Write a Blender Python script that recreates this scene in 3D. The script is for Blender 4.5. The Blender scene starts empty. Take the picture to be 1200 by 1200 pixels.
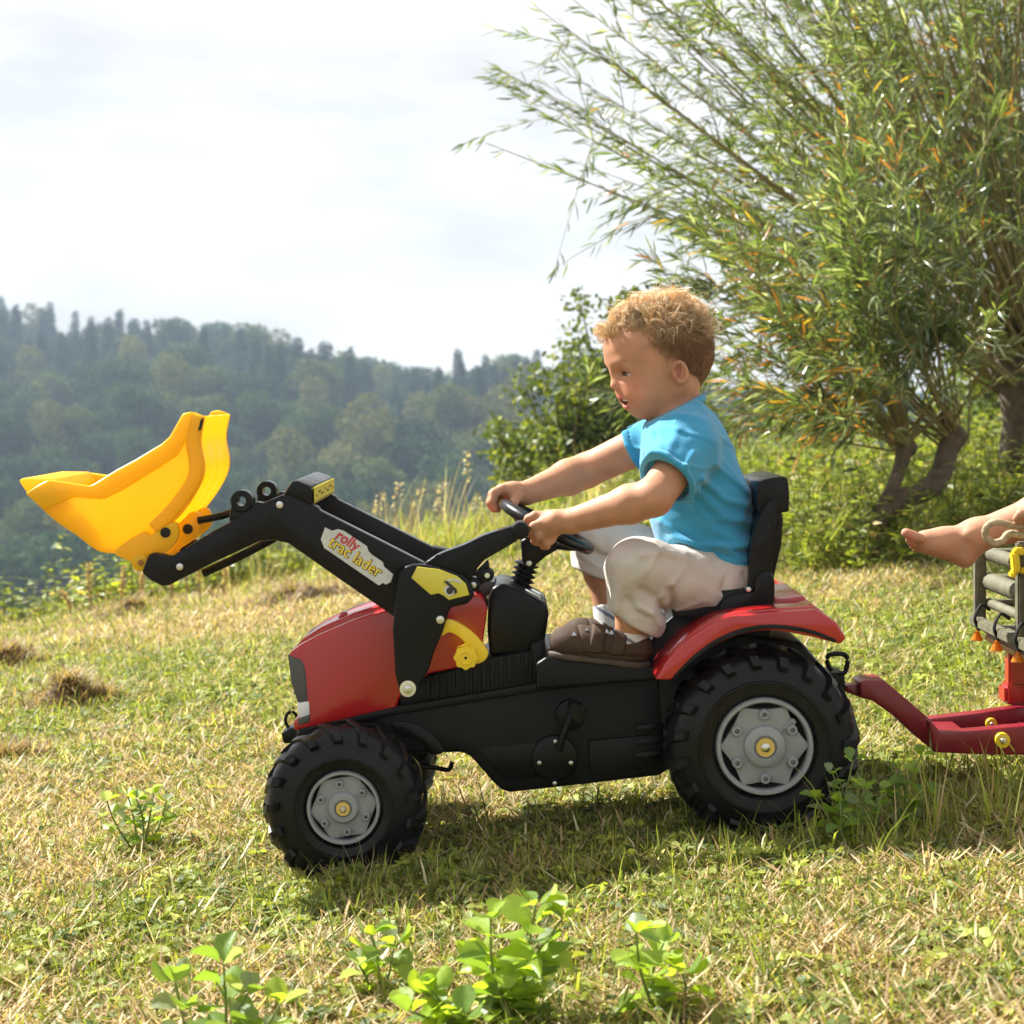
import bpy, bmesh, math, random
import numpy as np
from mathutils import Vector, Matrix, Euler
random.seed(7)
rng = np.random.default_rng(11)
sc = bpy.context.scene
C = sc.collection
PI = math.pi

# ------------------------------------------------------------------ camera
FPX, CAMD, CAMZ, HORY = 2176.0, 3.2, 0.77, 460.0      # focal length in photo pixels, distance to tractor plane, eye height, horizon row
cam = bpy.data.cameras.new('camera'); camo = bpy.data.objects.new('camera', cam); C.objects.link(camo)
camo.location = (0, -CAMD, CAMZ); camo.rotation_euler = (PI/2, 0, 0)
cam.sensor_width = 36; cam.lens = FPX*36/1200; cam.shift_y = -(600-HORY)/1200
cam.clip_start = 0.05; cam.clip_end = 3000
cam.dof.use_dof = True; cam.dof.focus_distance = 3.06; cam.dof.aperture_fstop = 8.5
sc.camera = camo

# ------------------------------------------------------------------ sky and sun
SUN = Vector((-0.60, 0.40, 0.72)).normalized()
w = bpy.data.worlds.new('World'); sc.world = w; w.use_nodes = True
nt = w.node_tree; nt.nodes.clear()
def wn(t, **kw):
    n = nt.nodes.new(t)
    for k, v in kw.items(): setattr(n, k, v)
    return n
out = wn('ShaderNodeOutputWorld'); sky = wn('ShaderNodeTexSky', sky_type='NISHITA')
sky.sun_disc = False; sky.sun_elevation = math.asin(SUN.z); sky.sun_rotation = math.atan2(SUN.x, SUN.y)
sky.air_density = 1.2; sky.dust_density = 4.0
b1 = wn('ShaderNodeBackground'); b1.inputs[1].default_value = 0.05
b2 = wn('ShaderNodeBackground'); b2.inputs[1].default_value = 0.405
tc = wn('ShaderNodeTexCoord'); mp = wn('ShaderNodeMapping'); mp.inputs['Scale'].default_value = (2.2, 2.2, 7.0)
ns = wn('ShaderNodeTexNoise'); ns.inputs['Scale'].default_value = 2.3; ns.inputs['Detail'].default_value = 5; ns.inputs['Roughness'].default_value = 0.55
cr = wn('ShaderNodeValToRGB'); cr.color_ramp.elements[0].position = 0.36; cr.color_ramp.elements[1].position = 0.58
cr.color_ramp.elements[0].color = (0.70, 0.70, 0.71, 1); cr.color_ramp.elements[1].color = (0.95, 0.94, 0.92, 1)
mx = wn('ShaderNodeMixShader'); mx.inputs[0].default_value = 0.93
L = nt.links.new
L(tc.outputs['Generated'], mp.inputs['Vector']); L(mp.outputs[0], ns.inputs['Vector']); L(ns.outputs[0], cr.inputs[0])
L(cr.outputs[0], b2.inputs[0]); L(sky.outputs[0], b1.inputs[0])
L(b1.outputs[0], mx.inputs[1]); L(b2.outputs[0], mx.inputs[2]); L(mx.outputs[0], out.inputs[0])
sl = bpy.data.lights.new('sun', 'SUN'); sl.energy = 5.0; sl.angle = math.radians(0.55); sl.color = (1.0, 0.968, 0.91)
so = bpy.data.objects.new('sun', sl); C.objects.link(so); so.rotation_euler = SUN.to_track_quat('Z', 'Y').to_euler(); so.location = (-6, 4, 8)

sc.view_settings.view_transform = 'Standard'; sc.view_settings.look = 'None'
sc.view_settings.exposure = 1.5; sc.view_settings.gamma = 1.0; sc.view_settings.use_curve_mapping = False
sc.render.engine = 'CYCLES'
cy = sc.cycles
cy.use_denoising = True; cy.max_bounces = 8; cy.diffuse_bounces = 3; cy.glossy_bounces = 3; cy.transmission_bounces = 5
cy.transparent_max_bounces = 8; cy.volume_bounces = 0; cy.sample_clamp_indirect = 4; cy.use_adaptive_sampling = True; cy.adaptive_threshold = 0.015
cy.caustics_reflective = False; cy.caustics_refractive = False

# ------------------------------------------------------------------ helpers
def P(px, py, Y=0.0):
    """a point of the photograph at depth Y (metres behind the tractor's middle plane)"""
    d = Y + CAMD
    return Vector(((px-600)/FPX*d, Y, CAMZ+(HORY-py)/FPX*d))
def S(px, Y=0.0): return px*(Y+CAMD)/FPX            # pixels to metres at that depth

MATS = {}
def mat(name, col, rough=0.5, spec=0.5, var=0.0, vscale=20, bump=0.0, bscale=200, trans=0.0, tcol=None, attr=False,
        sss=0.0, metal=0.0, sheen=0.0, coat=0.0, rvar=0.0, bdetail=3):
    if name in MATS: return MATS[name]
    m = bpy.data.materials.new(name); m.use_nodes = True; t = m.node_tree; n = t.nodes; l = t.links.new
    bs = n['Principled BSDF']; o = n['Material Output']
    bs.inputs['Base Color'].default_value = (*col, 1); bs.inputs['Roughness'].default_value = rough
    bs.inputs['Specular IOR Level'].default_value = spec; bs.inputs['Metallic'].default_value = metal
    if coat: bs.inputs['Coat Weight'].default_value = coat; bs.inputs['Coat Roughness'].default_value = 0.15
    if sheen: bs.inputs['Sheen Weight'].default_value = sheen
    if sss:
        bs.inputs['Subsurface Weight'].default_value = sss; bs.inputs['Subsurface Radius'].default_value = (1, .35, .2); bs.inputs['Subsurface Scale'].default_value = 0.006
    csock = None
    tcn = n.new('ShaderNodeTexCoord')
    if attr:
        a = n.new('ShaderNodeAttribute'); a.attribute_name = 'Col'; csock = a.outputs['Color']
    if var or rvar:
        nz = n.new('ShaderNodeTexNoise'); nz.inputs['Scale'].default_value = vscale; nz.inputs['Detail'].default_value = 6
        l(tcn.outputs['Object'], nz.inputs['Vector'])
    if var:
        mr = n.new('ShaderNodeMapRange'); mr.inputs['From Min'].default_value = 0.3; mr.inputs['From Max'].default_value = 0.7
        mr.inputs['To Min'].default_value = 1-var; mr.inputs['To Max'].default_value = 1+var; l(nz.outputs[0], mr.inputs[0])
        mu = n.new('ShaderNodeVectorMath'); mu.operation = 'SCALE'; mu.inputs[0].default_value = col
        if csock: l(csock, mu.inputs[0])
        l(mr.outputs[0], mu.inputs['Scale']); csock = mu.outputs[0]
    if rvar:
        r2 = n.new('ShaderNodeMapRange'); r2.inputs['From Min'].default_value = .3; r2.inputs['From Max'].default_value = .7
        r2.inputs['To Min'].default_value = max(.03, rough-rvar); r2.inputs['To Max'].default_value = min(1, rough+rvar)
        l(nz.outputs[0], r2.inputs[0]); l(r2.outputs[0], bs.inputs['Roughness'])
    if csock: l(csock, bs.inputs['Base Color'])
    if bump:
        bz = n.new('ShaderNodeTexNoise'); bz.inputs['Scale'].default_value = bscale; bz.inputs['Detail'].default_value = bdetail
        l(tcn.outputs['Object'], bz.inputs['Vector'])
        bp = n.new('ShaderNodeBump'); bp.inputs['Strength'].default_value = bump; bp.inputs['Distance'].default_value = 0.002
        l(bz.outputs[0], bp.inputs['Height']); l(bp.outputs[0], bs.inputs['Normal'])
    if trans:
        tr = n.new('ShaderNodeBsdfTranslucent'); tr.inputs[0].default_value = (*(tcol or col), 1)
        if attr or (csock and not tcol):
            g = n.new('ShaderNodeVectorMath'); g.operation = 'MULTIPLY'; g.inputs[1].default_value = tcol or (1, 1, 1)
            l(csock, g.inputs[0]); l(g.outputs[0], tr.inputs[0])
        ms = n.new('ShaderNodeMixShader'); ms.inputs[0].default_value = trans
        l(bs.outputs[0], ms.inputs[1]); l(tr.outputs[0], ms.inputs[2]); l(ms.outputs[0], o.inputs[0])
    MATS[name] = m
    return m

def tag(o, label=None, cat=None, group=None, kind=None):
    if label: o['label'] = label
    if cat: o['category'] = cat
    if group: o['group'] = group
    if kind: o['kind'] = kind
    return o
def empty(name, loc, label=None, cat=None, group=None):
    o = bpy.data.objects.new(name, None); C.objects.link(o); o.location = loc; o.empty_display_size = .05
    tag(o, label, cat, group)
    return o
def link(name, me, m, parent=None, smooth=False):
    o = bpy.data.objects.new(name, me); C.objects.link(o)
    if m is not None and not me.materials: me.materials.append(m)
    if smooth: me.shade_smooth()
    if parent:
        o.parent = parent; o.matrix_parent_inverse = Matrix.Translation(-world_loc(parent))
    return o
def world_loc(o):
    v = Vector((0, 0, 0))
    # every parent sits unrotated: its place is its own location (children keep world coordinates in their meshes)
    return v + o.location if o.type == 'EMPTY' else v
def bm_obj(name, bm, m, parent=None, smooth=False, angle=None):
    me = bpy.data.meshes.new(name); bmesh.ops.recalc_face_normals(bm, faces=bm.faces); bm.to_mesh(me); bm.free()
    o = link(name, me, m, parent, smooth)
    if angle is not None: 
        me.shade_smooth(); me.set_sharp_from_angle(angle=math.radians(angle))
    return o
def np_obj(name, v, f, m, parent=None, smooth=False, col=None):
    """mesh from arrays; f an (n,3) or (n,4) index array; col optional per-vertex rgb"""
    me = bpy.data.meshes.new(name); me_from(me, v, f, col)
    return link(name, me, m, parent, smooth)
def me_from(me, v, f, col=None):
    v = np.asarray(v, np.float32); f = np.asarray(f, np.int32); k = f.shape[1]
    me.vertices.add(len(v)); me.vertices.foreach_set('co', v.ravel())
    me.loops.add(f.size); me.loops.foreach_set('vertex_index', f.ravel())
    me.polygons.add(len(f)); me.polygons.foreach_set('loop_start', np.arange(len(f), dtype=np.int32)*k)
    me.update(calc_edges=True)
    if col is not None:
        a = me.color_attributes.new('Col', 'FLOAT_COLOR', 'POINT')
        c4 = np.ones((len(v), 4), np.float32); c4[:, :3] = col; a.data.foreach_set('color', c4.ravel())
    return me

def ext(name, pts, Y0, Y1, m, parent, bev=0.004, ref=None, seg=2, smooth=True, holes=()):
    """solid of a side profile given in photo pixels at depth ref, reaching from depth Y0 to Y1"""
    ref = Y0 if ref is None else ref
    q = [P(x, y, ref) for x, y in pts]
    bm = bmesh.new()
    a = [bm.verts.new((p.x, Y0, p.z)) for p in q]; b = [bm.verts.new((p.x, Y1, p.z)) for p in q]
    n = len(q)
    bm.faces.new(a); bm.faces.new(b[::-1])
    for i in range(n): bm.faces.new((a[i], b[i], b[(i+1) % n], a[(i+1) % n]))
    bmesh.ops.recalc_face_normals(bm, faces=bm.faces)
    if bev: bmesh.ops.bevel(bm, geom=[e for e in bm.edges if len(e.link_faces) == 2 and e.calc_face_angle(0) > 0.5], offset=bev, segments=seg, affect='EDGES', clamp_overlap=True, profile=0.5)
    return bm_obj(name, bm, m, parent, angle=35 if smooth else None)
def smooth_poly(pts, n=6):
    """closed Catmull-Rom through the points"""
    p = np.array(pts, float); out = []
    N = len(p)
    for i in range(N):
        a, b, c, d = p[i-1], p[i], p[(i+1) % N], p[(i+2) % N]
        for t in np.arange(n)/n:
            out.append(.5*((2*b)+(c-a)*t+(2*a-5*b+4*c-d)*t*t+(3*b-a-3*c+d)*t**3))
    return [tuple(x) for x in out]
def smooth_line(pts, n=6):
    p = [np.array(x, float) for x in pts]; p = [2*p[0]-p[1]]+p+[2*p[-1]-p[-2]]; out = []
    for i in range(1, len(p)-2):
        a, b, c, d = p[i-1], p[i], p[i+1], p[i+2]
        for t in np.arange(n)/n:
            out.append(.5*((2*b)+(c-a)*t+(2*a-5*b+4*c-d)*t*t+(3*b-a-3*c+d)*t**3))
    out.append(p[-2]); return np.array(out)
def cyl(name, px, py, rpx, Y0, Y1, m, parent, n=24, bev=0.0015, ref=None, rin=0):
    """cylinder whose axis runs across the view (along Y); rin makes it a ring"""
    ref = Y0 if ref is None else ref
    c = P(px, py, ref); r = S(rpx, ref); prof = [(0, Y0), (r, Y0), (r, Y1), (0, Y1)] if not rin else None
    b = min(bev, r*.3, abs(Y1-Y0)*.4)
    if rin:
        ri = S(rin, ref); pr = [(ri, Y1), (ri, Y0), (r-b, Y0), (r, Y0+b), (r, Y1)]; closed = True
    else:
        pr = [(0, Y0), (r-b, Y0), (r-b*.3, Y0+b*.3), (r, Y0+b), (r, Y1), (0, Y1)]; closed = False
    return lathe_y(name, (c.x, c.z), pr, m, parent, n, closed)
def lathe_y(name, cxz, prof, m, parent, n=48, closed=False, angle=40):
    """turns (radius, Y) points round an axis along Y"""
    bm = bmesh.new(); rings = []
    for r, y in prof:
        if r < 1e-6: rings.append([bm.verts.new((cxz[0], y, cxz[1]))])
        else: rings.append([bm.verts.new((cxz[0]+r*math.cos(2*PI*i/n), y, cxz[1]+r*math.sin(2*PI*i/n))) for i in range(n)])
    pairs = list(zip(rings, rings[1:]))
    if closed: pairs.append((rings[-1], rings[0]))
    for A, B in pairs:
        for i in range(n):
            j = (i+1) % n
            if len(A) == 1 and len(B) == 1: continue
            if len(A) == 1: bm.faces.new((A[0], B[i], B[j]))
            elif len(B) == 1: bm.faces.new((A[i], A[j], B[0]))
            else: bm.faces.new((A[i], A[j], B[j], B[i]))
    return bm_obj(name, bm, m, parent, angle=angle)
def tube_arrays(paths, radii, sides=6, cap=False):
    """paths (n,k,3), radii (n,k) -> vertices, quads"""
    paths = np.asarray(paths, float); n, k, _ = paths.shape; radii = np.broadcast_to(radii, (n, k))
    t = np.gradient(paths, axis=1); t /= np.linalg.norm(t, axis=2, keepdims=True)+1e-12
    up = np.where(np.abs(t[:, :1, 2:3]) > .9, np.array([[[1., 0, 0]]]), np.array([[[0, 0, 1.]]])); up = np.broadcast_to(up, t.shape)
    u = np.cross(t, up); u /= np.linalg.norm(u, axis=2, keepdims=True)+1e-12; v = np.cross(t, u)
    a = np.arange(sides)*2*PI/sides
    V = paths[:, :, None]+radii[:, :, None, None]*(u[:, :, None]*np.cos(a)[:, None]+v[:, :, None]*np.sin(a)[:, None])
    base = (np.arange(n)[:, None, None]*k+np.arange(k-1)[None, :, None])*sides
    i = np.arange(sides)[None, None]; j = (i+1) % sides
    F = np.stack([base+i, base+j, base+sides+j, base+sides+i], -1).reshape(-1, 4)
    return V.reshape(-1, 3), F
def tube(name, pts, r, m, parent, sides=10, n=6, smooth=True):
    p = smooth_line(pts, n) if n else np.array(pts, float)
    rr = np.full(len(p), r) if np.isscalar(r) else np.interp(np.linspace(0, 1, len(p)), np.linspace(0, 1, len(r)), r)
    V, F = tube_arrays(p[None], rr[None], sides)
    me = bpy.data.meshes.new(name); k = len(p)
    bm = bmesh.new(); vs = [bm.verts.new(x) for x in V]
    for f in F: bm.faces.new([vs[i] for i in f])
    bm.faces.new(vs[:sides][::-1]); bm.faces.new(vs[-sides:])
    return bm_obj(name, bm, m, parent, angle=50)
def box(name, c, s, m, parent, rot=None, bev=0.003):
    bm = bmesh.new(); bmesh.ops.create_cube(bm, size=1)
    M = Matrix.Translation(c) @ (rot.to_4x4() if rot else Matrix()) @ Matrix.Diagonal((*s, 1))
    bmesh.ops.transform(bm, matrix=M, verts=bm.verts)
    if bev: bmesh.ops.bevel(bm, geom=bm.edges[:], offset=bev, segments=2, affect='EDGES', clamp_overlap=True)
    return bm_obj(name, bm, m, parent, angle=40)

def leaf_arrays(c, d, n, length, width, fold=0.15, shape=((0.0, 0.0), (.35, 1.0), (1.0, 0.0))):
    """leaves as two halves bent along the midrib: base c, direction d, normal n -> verts, tris, 4 verts each (base,left,tip,right)+mid"""
    c, d, n = (np.asarray(x, float) for x in (c, d, n)); N = len(c)
    d = d/(np.linalg.norm(d, axis=1, keepdims=True)+1e-9); s = np.cross(d, n); s /= np.linalg.norm(s, axis=1, keepdims=True)+1e-9; n = np.cross(s, d)
    Ln = np.broadcast_to(length, (N,))[:, None]; W = np.broadcast_to(width, (N,))[:, None]
    droop = -n*Ln*.10
    v0 = c; v1 = c+d*Ln*.42+s*W*.5+n*W*fold; v2 = c+d*Ln*.42-s*W*.5+n*W*fold; v3 = c+d*Ln*.78+s*W*.33+n*W*fold*.5+droop*.5; v4 = c+d*Ln*.78-s*W*.33+n*W*fold*.5+droop*.5
    v5 = c+d*Ln+droop; v6 = c+d*Ln*.42; v7 = c+d*Ln*.78+droop*.5
    V = np.stack([v0, v1, v2, v3, v4, v5, v6, v7], 1).reshape(-1, 3)
    f = np.array([[0, 6, 1], [0, 2, 6], [1, 6, 7], [1, 7, 3], [6, 2, 4], [6, 4, 7], [3, 7, 5], [7, 4, 5]])
    F = (np.arange(N)[:, None, None]*8+f[None]).reshape(-1, 3)
    return V, F
def blade_arrays(base, az, length, lean, curve, width, k=4):
    """grass blades: base (n,3), heading az, lean from vertical (rad) growing by curve along the blade"""
    N = len(base); t = np.linspace(0, 1, k+1)
    ang = lean[:, None]+curve[:, None]*t[None]
    seg = (length/k)[:, None]
    dr = np.sin(ang)*seg; dz = np.cos(ang)*seg
    r = np.concatenate([np.zeros((N, 1)), np.cumsum(dr[:, :-1], 1)], 1); z = np.concatenate([np.zeros((N, 1)), np.cumsum(dz[:, :-1], 1)], 1)
    cx, sx = np.cos(az)[:, None], np.sin(az)[:, None]
    ctr = np.stack([base[:, :1]+r*cx, base[:, 1:2]+r*sx, base[:, 2:3]+z], -1)
    wv = width[:, None]*np.sqrt(np.clip(1-t**1.6, 0.0, 1))[None]*.5
    sd = np.stack([-sx*wv, cx*wv, np.zeros_like(wv)], -1)
    V = np.stack([ctr-sd, ctr+sd], 2).reshape(N, -1, 3)
    q = np.array([[2*i, 2*i+1, 2*i+3, 2*i+2] for i in range(k)])
    F = (np.arange(N)[:, None, None]*2*(k+1)+q[None]).reshape(-1, 4)
    return V.reshape(-1, 3), F

def scatter(name, pts, rot, scl, idx, protos, kind='stuff', label=None, cat=None):
    """one object that spreads the prototype meshes over points (uncountable stuff only)"""
    me = bpy.data.meshes.new(name); me.vertices.add(len(pts)); me.vertices.foreach_set('co', np.asarray(pts, np.float32).ravel())
    a = me.attributes.new('rot', 'FLOAT_VECTOR', 'POINT'); a.data.foreach_set('vector', np.asarray(rot, np.float32).ravel())
    a = me.attributes.new('scl', 'FLOAT', 'POINT'); a.data.foreach_set('value', np.asarray(scl, np.float32))
    a = me.attributes.new('idx', 'INT', 'POINT'); a.data.foreach_set('value', np.asarray(idx, np.int32))
    o = bpy.data.objects.new(name, me); C.objects.link(o)
    col = bpy.data.collections.new(name+'_kinds')
    for i, (pm, mt) in enumerate(protos):
        if not pm.materials: pm.materials.append(mt)
        po = bpy.data.objects.new(f'{name}_{chr(97+i//26)}{chr(97+i%26)}', pm); col.objects.link(po)
    g = bpy.data.node_groups.new(name, 'GeometryNodeTree')
    g.interface.new_socket('Geometry', in_out='INPUT', socket_type='NodeSocketGeometry'); g.interface.new_socket('Geometry', in_out='OUTPUT', socket_type='NodeSocketGeometry')
    gi = g.nodes.new('NodeGroupInput'); go = g.nodes.new('NodeGroupOutput')
    ci = g.nodes.new('GeometryNodeCollectionInfo'); ci.inputs[0].default_value = col; ci.inputs['Separate Children'].default_value = True; ci.inputs['Reset Children'].default_value = True
    ip = g.nodes.new('GeometryNodeInstanceOnPoints'); ip.inputs['Pick Instance'].default_value = True
    def na(nm, ty):
        x = g.nodes.new('GeometryNodeInputNamedAttribute'); x.data_type = ty; x.inputs['Name'].default_value = nm
        return x.outputs['Attribute']
    l = g.links.new
    l(gi.outputs[0], ip.inputs['Points']); l(ci.outputs[0], ip.inputs['Instance']); l(na('idx', 'INT'), ip.inputs['Instance Index'])
    l(na('rot', 'FLOAT_VECTOR'), ip.inputs['Rotation']); l(na('scl', 'FLOAT'), ip.inputs['Scale']); l(ip.outputs[0], go.inputs[0])
    md = o.modifiers.new('spread', 'NODES'); md.node_group = g
    tag(o, label, cat, None, kind)
    return o

def vnoise(x, y, s=1.0, seed=0):
    """cheap smooth 2-D noise from sines, about -1..1"""
    r = np.random.default_rng(seed); v = 0
    for k in range(6):
        a = r.uniform(0, 2*PI); f = s*r.uniform(.6, 1.7); v = v+np.sin((x*np.cos(a)+y*np.sin(a))*f+r.uniform(0, 6.28))
    return v/3.2
# ------------------------------------------------------------------ terrain
def sstep(a, b, x): 
    t = np.clip((x-a)/(b-a), 0, 1); return t*t*(3-2*t)
def ground_z(x, y, fine=True):
    x = np.asarray(x, float); y = np.asarray(y, float)
    xn = np.clip(x, -7, 9)
    z = 0.003+0.101*xn-0.065*np.clip(-.6-x, 0, 4)*sstep(1.5, 5.2, y)
    edge = 5.4+0.55*np.clip(x+0.6, 0, 10)+0.25*np.sin(x*1.3+.5)         # the brow where the meadow drops into the valley
    over = np.clip(y-edge, 0, None)
    drop = np.minimum(0.045*over**1.55, 30+0*over)
    valley = -27.0
    hill = valley+28.5*sstep(95, 300, y)*(1.0+np.interp(x, [-200, -83, -60, -45, -20, 0, 40, 120], [0, -.10, -.18, -.24, -.38, -.35, -.38, -.36])+.03*np.sin(x/9))+4*vnoise(x, y, .03, 3)*sstep(60, 120, y)
    zz = np.maximum(z-drop, hill)
    if fine:
        near = np.clip(1-over/3, 0, 1)
        zz = zz+near*(0.006*vnoise(x, y, 3.1, 1)*sstep(.5, 2.0, np.abs(y)+np.abs(x)*.3)+0.002*vnoise(x, y, 11., 2)*sstep(.25, .8, np.abs(y+.05)))
    return zz
def nonuni(segs):
    out = []
    for a, b, n in segs: out += list(np.linspace(a, b, n, endpoint=False))
    out.append(segs[-1][1]); return np.array(out)
gx = nonuni([(-320, -40, 28), (-40, -6, 24), (-6, 6, 190), (6, 40, 24), (40, 320, 28)])
gy = nonuni([(-14, -2, 12), (-2, 9, 170), (9, 30, 40), (30, 110, 40), (110, 420, 50)])
X, Y = np.meshgrid(gx, gy, indexing='ij'); Z = ground_z(X, Y)
nx_, ny_ = X.shape; I = np.arange(nx_*ny_).reshape(nx_, ny_)
F = np.stack([I[:-1, :-1], I[1:, :-1], I[1:, 1:], I[:-1, 1:]], -1).reshape(-1, 4)
m_ground = bpy.data.materials.new('meadow_soil'); m_ground.use_nodes = True
t = m_ground.node_tree; n = t.nodes; l = t.links.new; bs = n['Principled BSDF']; bs.inputs['Roughness'].default_value = .95; bs.inputs['Specular IOR Level'].default_value = .15
tcg = n.new('ShaderNodeTexCoord')
def noise_node(s, d=5):
    z_ = n.new('ShaderNodeTexNoise'); z_.inputs['Scale'].default_value = s; z_.inputs['Detail'].default_value = d; l(tcg.outputs['Object'], z_.inputs['Vector']); return z_
n1, n2, n3 = noise_node(1.6), noise_node(14), noise_node(90, 4)
r1 = n.new('ShaderNodeValToRGB'); r1.color_ramp.elements[0].position = .38; r1.color_ramp.elements[1].position = .64
r1.color_ramp.elements[0].color = (.20, .135, .06, 1); r1.color_ramp.elements[1].color = (.085, .095, .022, 1)
mxa = n.new('ShaderNodeMath'); mxa.operation = 'ADD'; mxa.inputs[1].default_value = 0
sb = n.new('ShaderNodeMath'); sb.operation = 'MULTIPLY_ADD'; sb.inputs[1].default_value = .5; l(n2.outputs[0], sb.inputs[0])
ha = n.new('ShaderNodeMath'); ha.operation = 'MULTIPLY'; ha.inputs[1].default_value = .5; l(n1.outputs[0], ha.inputs[0]); l(ha.outputs[0], sb.inputs[2]); l(sb.outputs[0], r1.inputs[0])
mrg = n.new('ShaderNodeMapRange'); mrg.inputs['From Min'].default_value = .3; mrg.inputs['From Max'].default_value = .7; mrg.inputs['To Min'].default_value = .55; mrg.inputs['To Max'].default_value = 1.3; l(n3.outputs[0], mrg.inputs[0])
scg = n.new('ShaderNodeVectorMath'); scg.operation = 'SCALE'; l(r1.outputs[0], scg.inputs[0]); l(mrg.outputs[0], scg.inputs['Scale']); l(scg.outputs[0], bs.inputs['Base Color'])
bpn = n.new('ShaderNodeBump'); bpn.inputs['Distance'].default_value = .01; bpn.inputs['Strength'].default_value = .8; l(n3.outputs[0], bpn.inputs['Height']); l(bpn.outputs[0], bs.inputs['Normal'])
ground = np_obj('ground', np.stack([X, Y, Z], -1).reshape(-1, 3), F, m_ground, smooth=True); tag(ground, kind='structure', label='sloping meadow falling to a wooded valley')

# ------------------------------------------------------------------ far forest (one mass of trees on the opposite slope)
def cloud_leaves(centres, radii, n, size, seed, squash=1.0):
    r = np.random.default_rng(seed); w_ = np.array(radii)**2; w_ = w_/w_.sum(); k = r.choice(len(radii), n, p=w_)
    u = r.normal(size=(n, 3)); u /= np.linalg.norm(u, axis=1, keepdims=True)
    rad = np.array(radii)[k]*r.uniform(.72, 1.08, n); pos = np.array(centres)[k]+u*rad[:, None]*np.array([1, 1, squash])
    d = u*.5+r.normal(size=(n, 3))*.6-np.array([0, 0, .25]); nn = u+r.normal(size=(n, 3))*.5
    return pos, d, nn
m_far = mat('far_foliage', (.05, .08, .02), rough=.9, spec=.06, attr=True, trans=.22, tcol=(1.2, 1.25, .7))
fprotos = []
for s in range(5):                                                       # broadleaved crowns
    r = np.random.default_rng(40+s); cs, rs = [], []
    for i in range(16):
        z_ = r.uniform(5, 15); mr_ = 4.6*math.sqrt(max(.1, 1-((z_-9)/7.5)**2)); a = r.uniform(0, 6.28); q = r.uniform(.3, .8)*mr_
        cs.append((q*math.cos(a), q*math.sin(a), z_)); rs.append(r.uniform(1.4, 2.3))
    pos, d, nn = cloud_leaves(cs, rs, 4200, .6, 50+s, .85)
    V, F = leaf_arrays(pos, d, nn, r.uniform(.40, .70, 4200), r.uniform(.28, .48, 4200), .1)
    base = np.array([(.050, .080, .026), (.085, .115, .030), (.030, .055, .024), (.125, .125, .040), (.040, .078, .028)][s])
    cv = base*np.repeat(r.uniform(.75, 1.25, (4200, 1)), 8, 0)
    Vt, Ft = tube_arrays(np.array([[[0, 0, 0], [.1, 0, 4], [0, .1, 11]]]), np.array([[.35, .28, .1]]), 6); nv = len(V)
    Ft3 = np.concatenate([Ft[:, [0, 1, 2]], Ft[:, [0, 2, 3]]])
    me = bpy.data.meshes.new('broadleaf'); me_from(me, np.concatenate([V, Vt]), np.concatenate([F, Ft3+nv]), np.concatenate([cv, np.tile((.06, .045, .03), (len(Vt), 1))])); fprotos.append((me, m_far))
for s in range(3):                                                       # conifers
    r = np.random.default_rng(60+s); N_ = 2200; h = r.power(1.5, N_); zz = 17.5-15*h; rr = (.15+2.7*h**.85)*(.75+.25*np.sin(zz*5.0+s))*r.uniform(.35, 1.05, N_); a = r.uniform(0, 6.28, N_)
    pos = np.stack([rr*np.cos(a), rr*np.sin(a), zz], 1); d = np.stack([np.cos(a), np.sin(a), np.full(N_, -.45)], 1)+r.normal(size=(N_, 3))*.25
    V, F = leaf_arrays(pos, d, np.tile((0, 0, 1.), (N_, 1))+r.normal(size=(N_, 3))*.3, r.uniform(.5, .9, N_), r.uniform(.25, .4, N_), .1)
    base = np.array([(.022, .042, .024), (.028, .048, .025), (.019, .036, .024)][s])
    cv = base*np.repeat(r.uniform(.7, 1.3, (N_, 1)), 8, 0)
    Vt, Ft = tube_arrays(np.array([[[0, 0, 0], [0, 0, 8], [0, 0, 17]]]), np.array([[.3, .2, .03]]), 6); nv = len(V); Ft3 = np.concatenate([Ft[:, [0, 1, 2]], Ft[:, [0, 2, 3]]])
    me = bpy.data.meshes.new('conifer'); me_from(me, np.concatenate([V, Vt]), np.concatenate([F, Ft3+nv]), np.concatenate([cv, np.tile((.06, .045, .03), (len(Vt), 1))])); fprotos.append((me, m_far))
r = np.random.default_rng(5); fp = []
for row, yy in enumerate(np.arange(72, 346, 5.6)):
    half = yy*.30+14
    for xx in np.arange(-half, half, 6.0): fp.append((xx+r.uniform(-2.4, 2.4)+(row % 2)*3, yy+r.uniform(-2.2, 2.2)))
fp = np.array(fp); fz = ground_z(fp[:, 0], fp[:, 1], False)-.4
con = (vnoise(fp[:, 0], fp[:, 1], .05, 8)+sstep(190, 290, fp[:, 1])*.75+r.normal(size=len(fp))*.35) > .50
ix = np.where(con, 5+r.integers(0, 3, len(fp)), r.integers(0, 5, len(fp)))
scatter('distant_forest', np.column_stack([fp, fz]), np.column_stack([r.normal(size=len(fp))*.04, r.normal(size=len(fp))*.04, r.uniform(0, 6.28, len(fp))]), np.where(con, r.uniform(.60, 1.0, len(fp)), r.uniform(.50, 1.05, len(fp)))*(1-.12*sstep(80, 300, fp[:, 1])), ix, fprotos, label='mixed broadleaf and conifer forest covering the far hillside', cat='forest')
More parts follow.
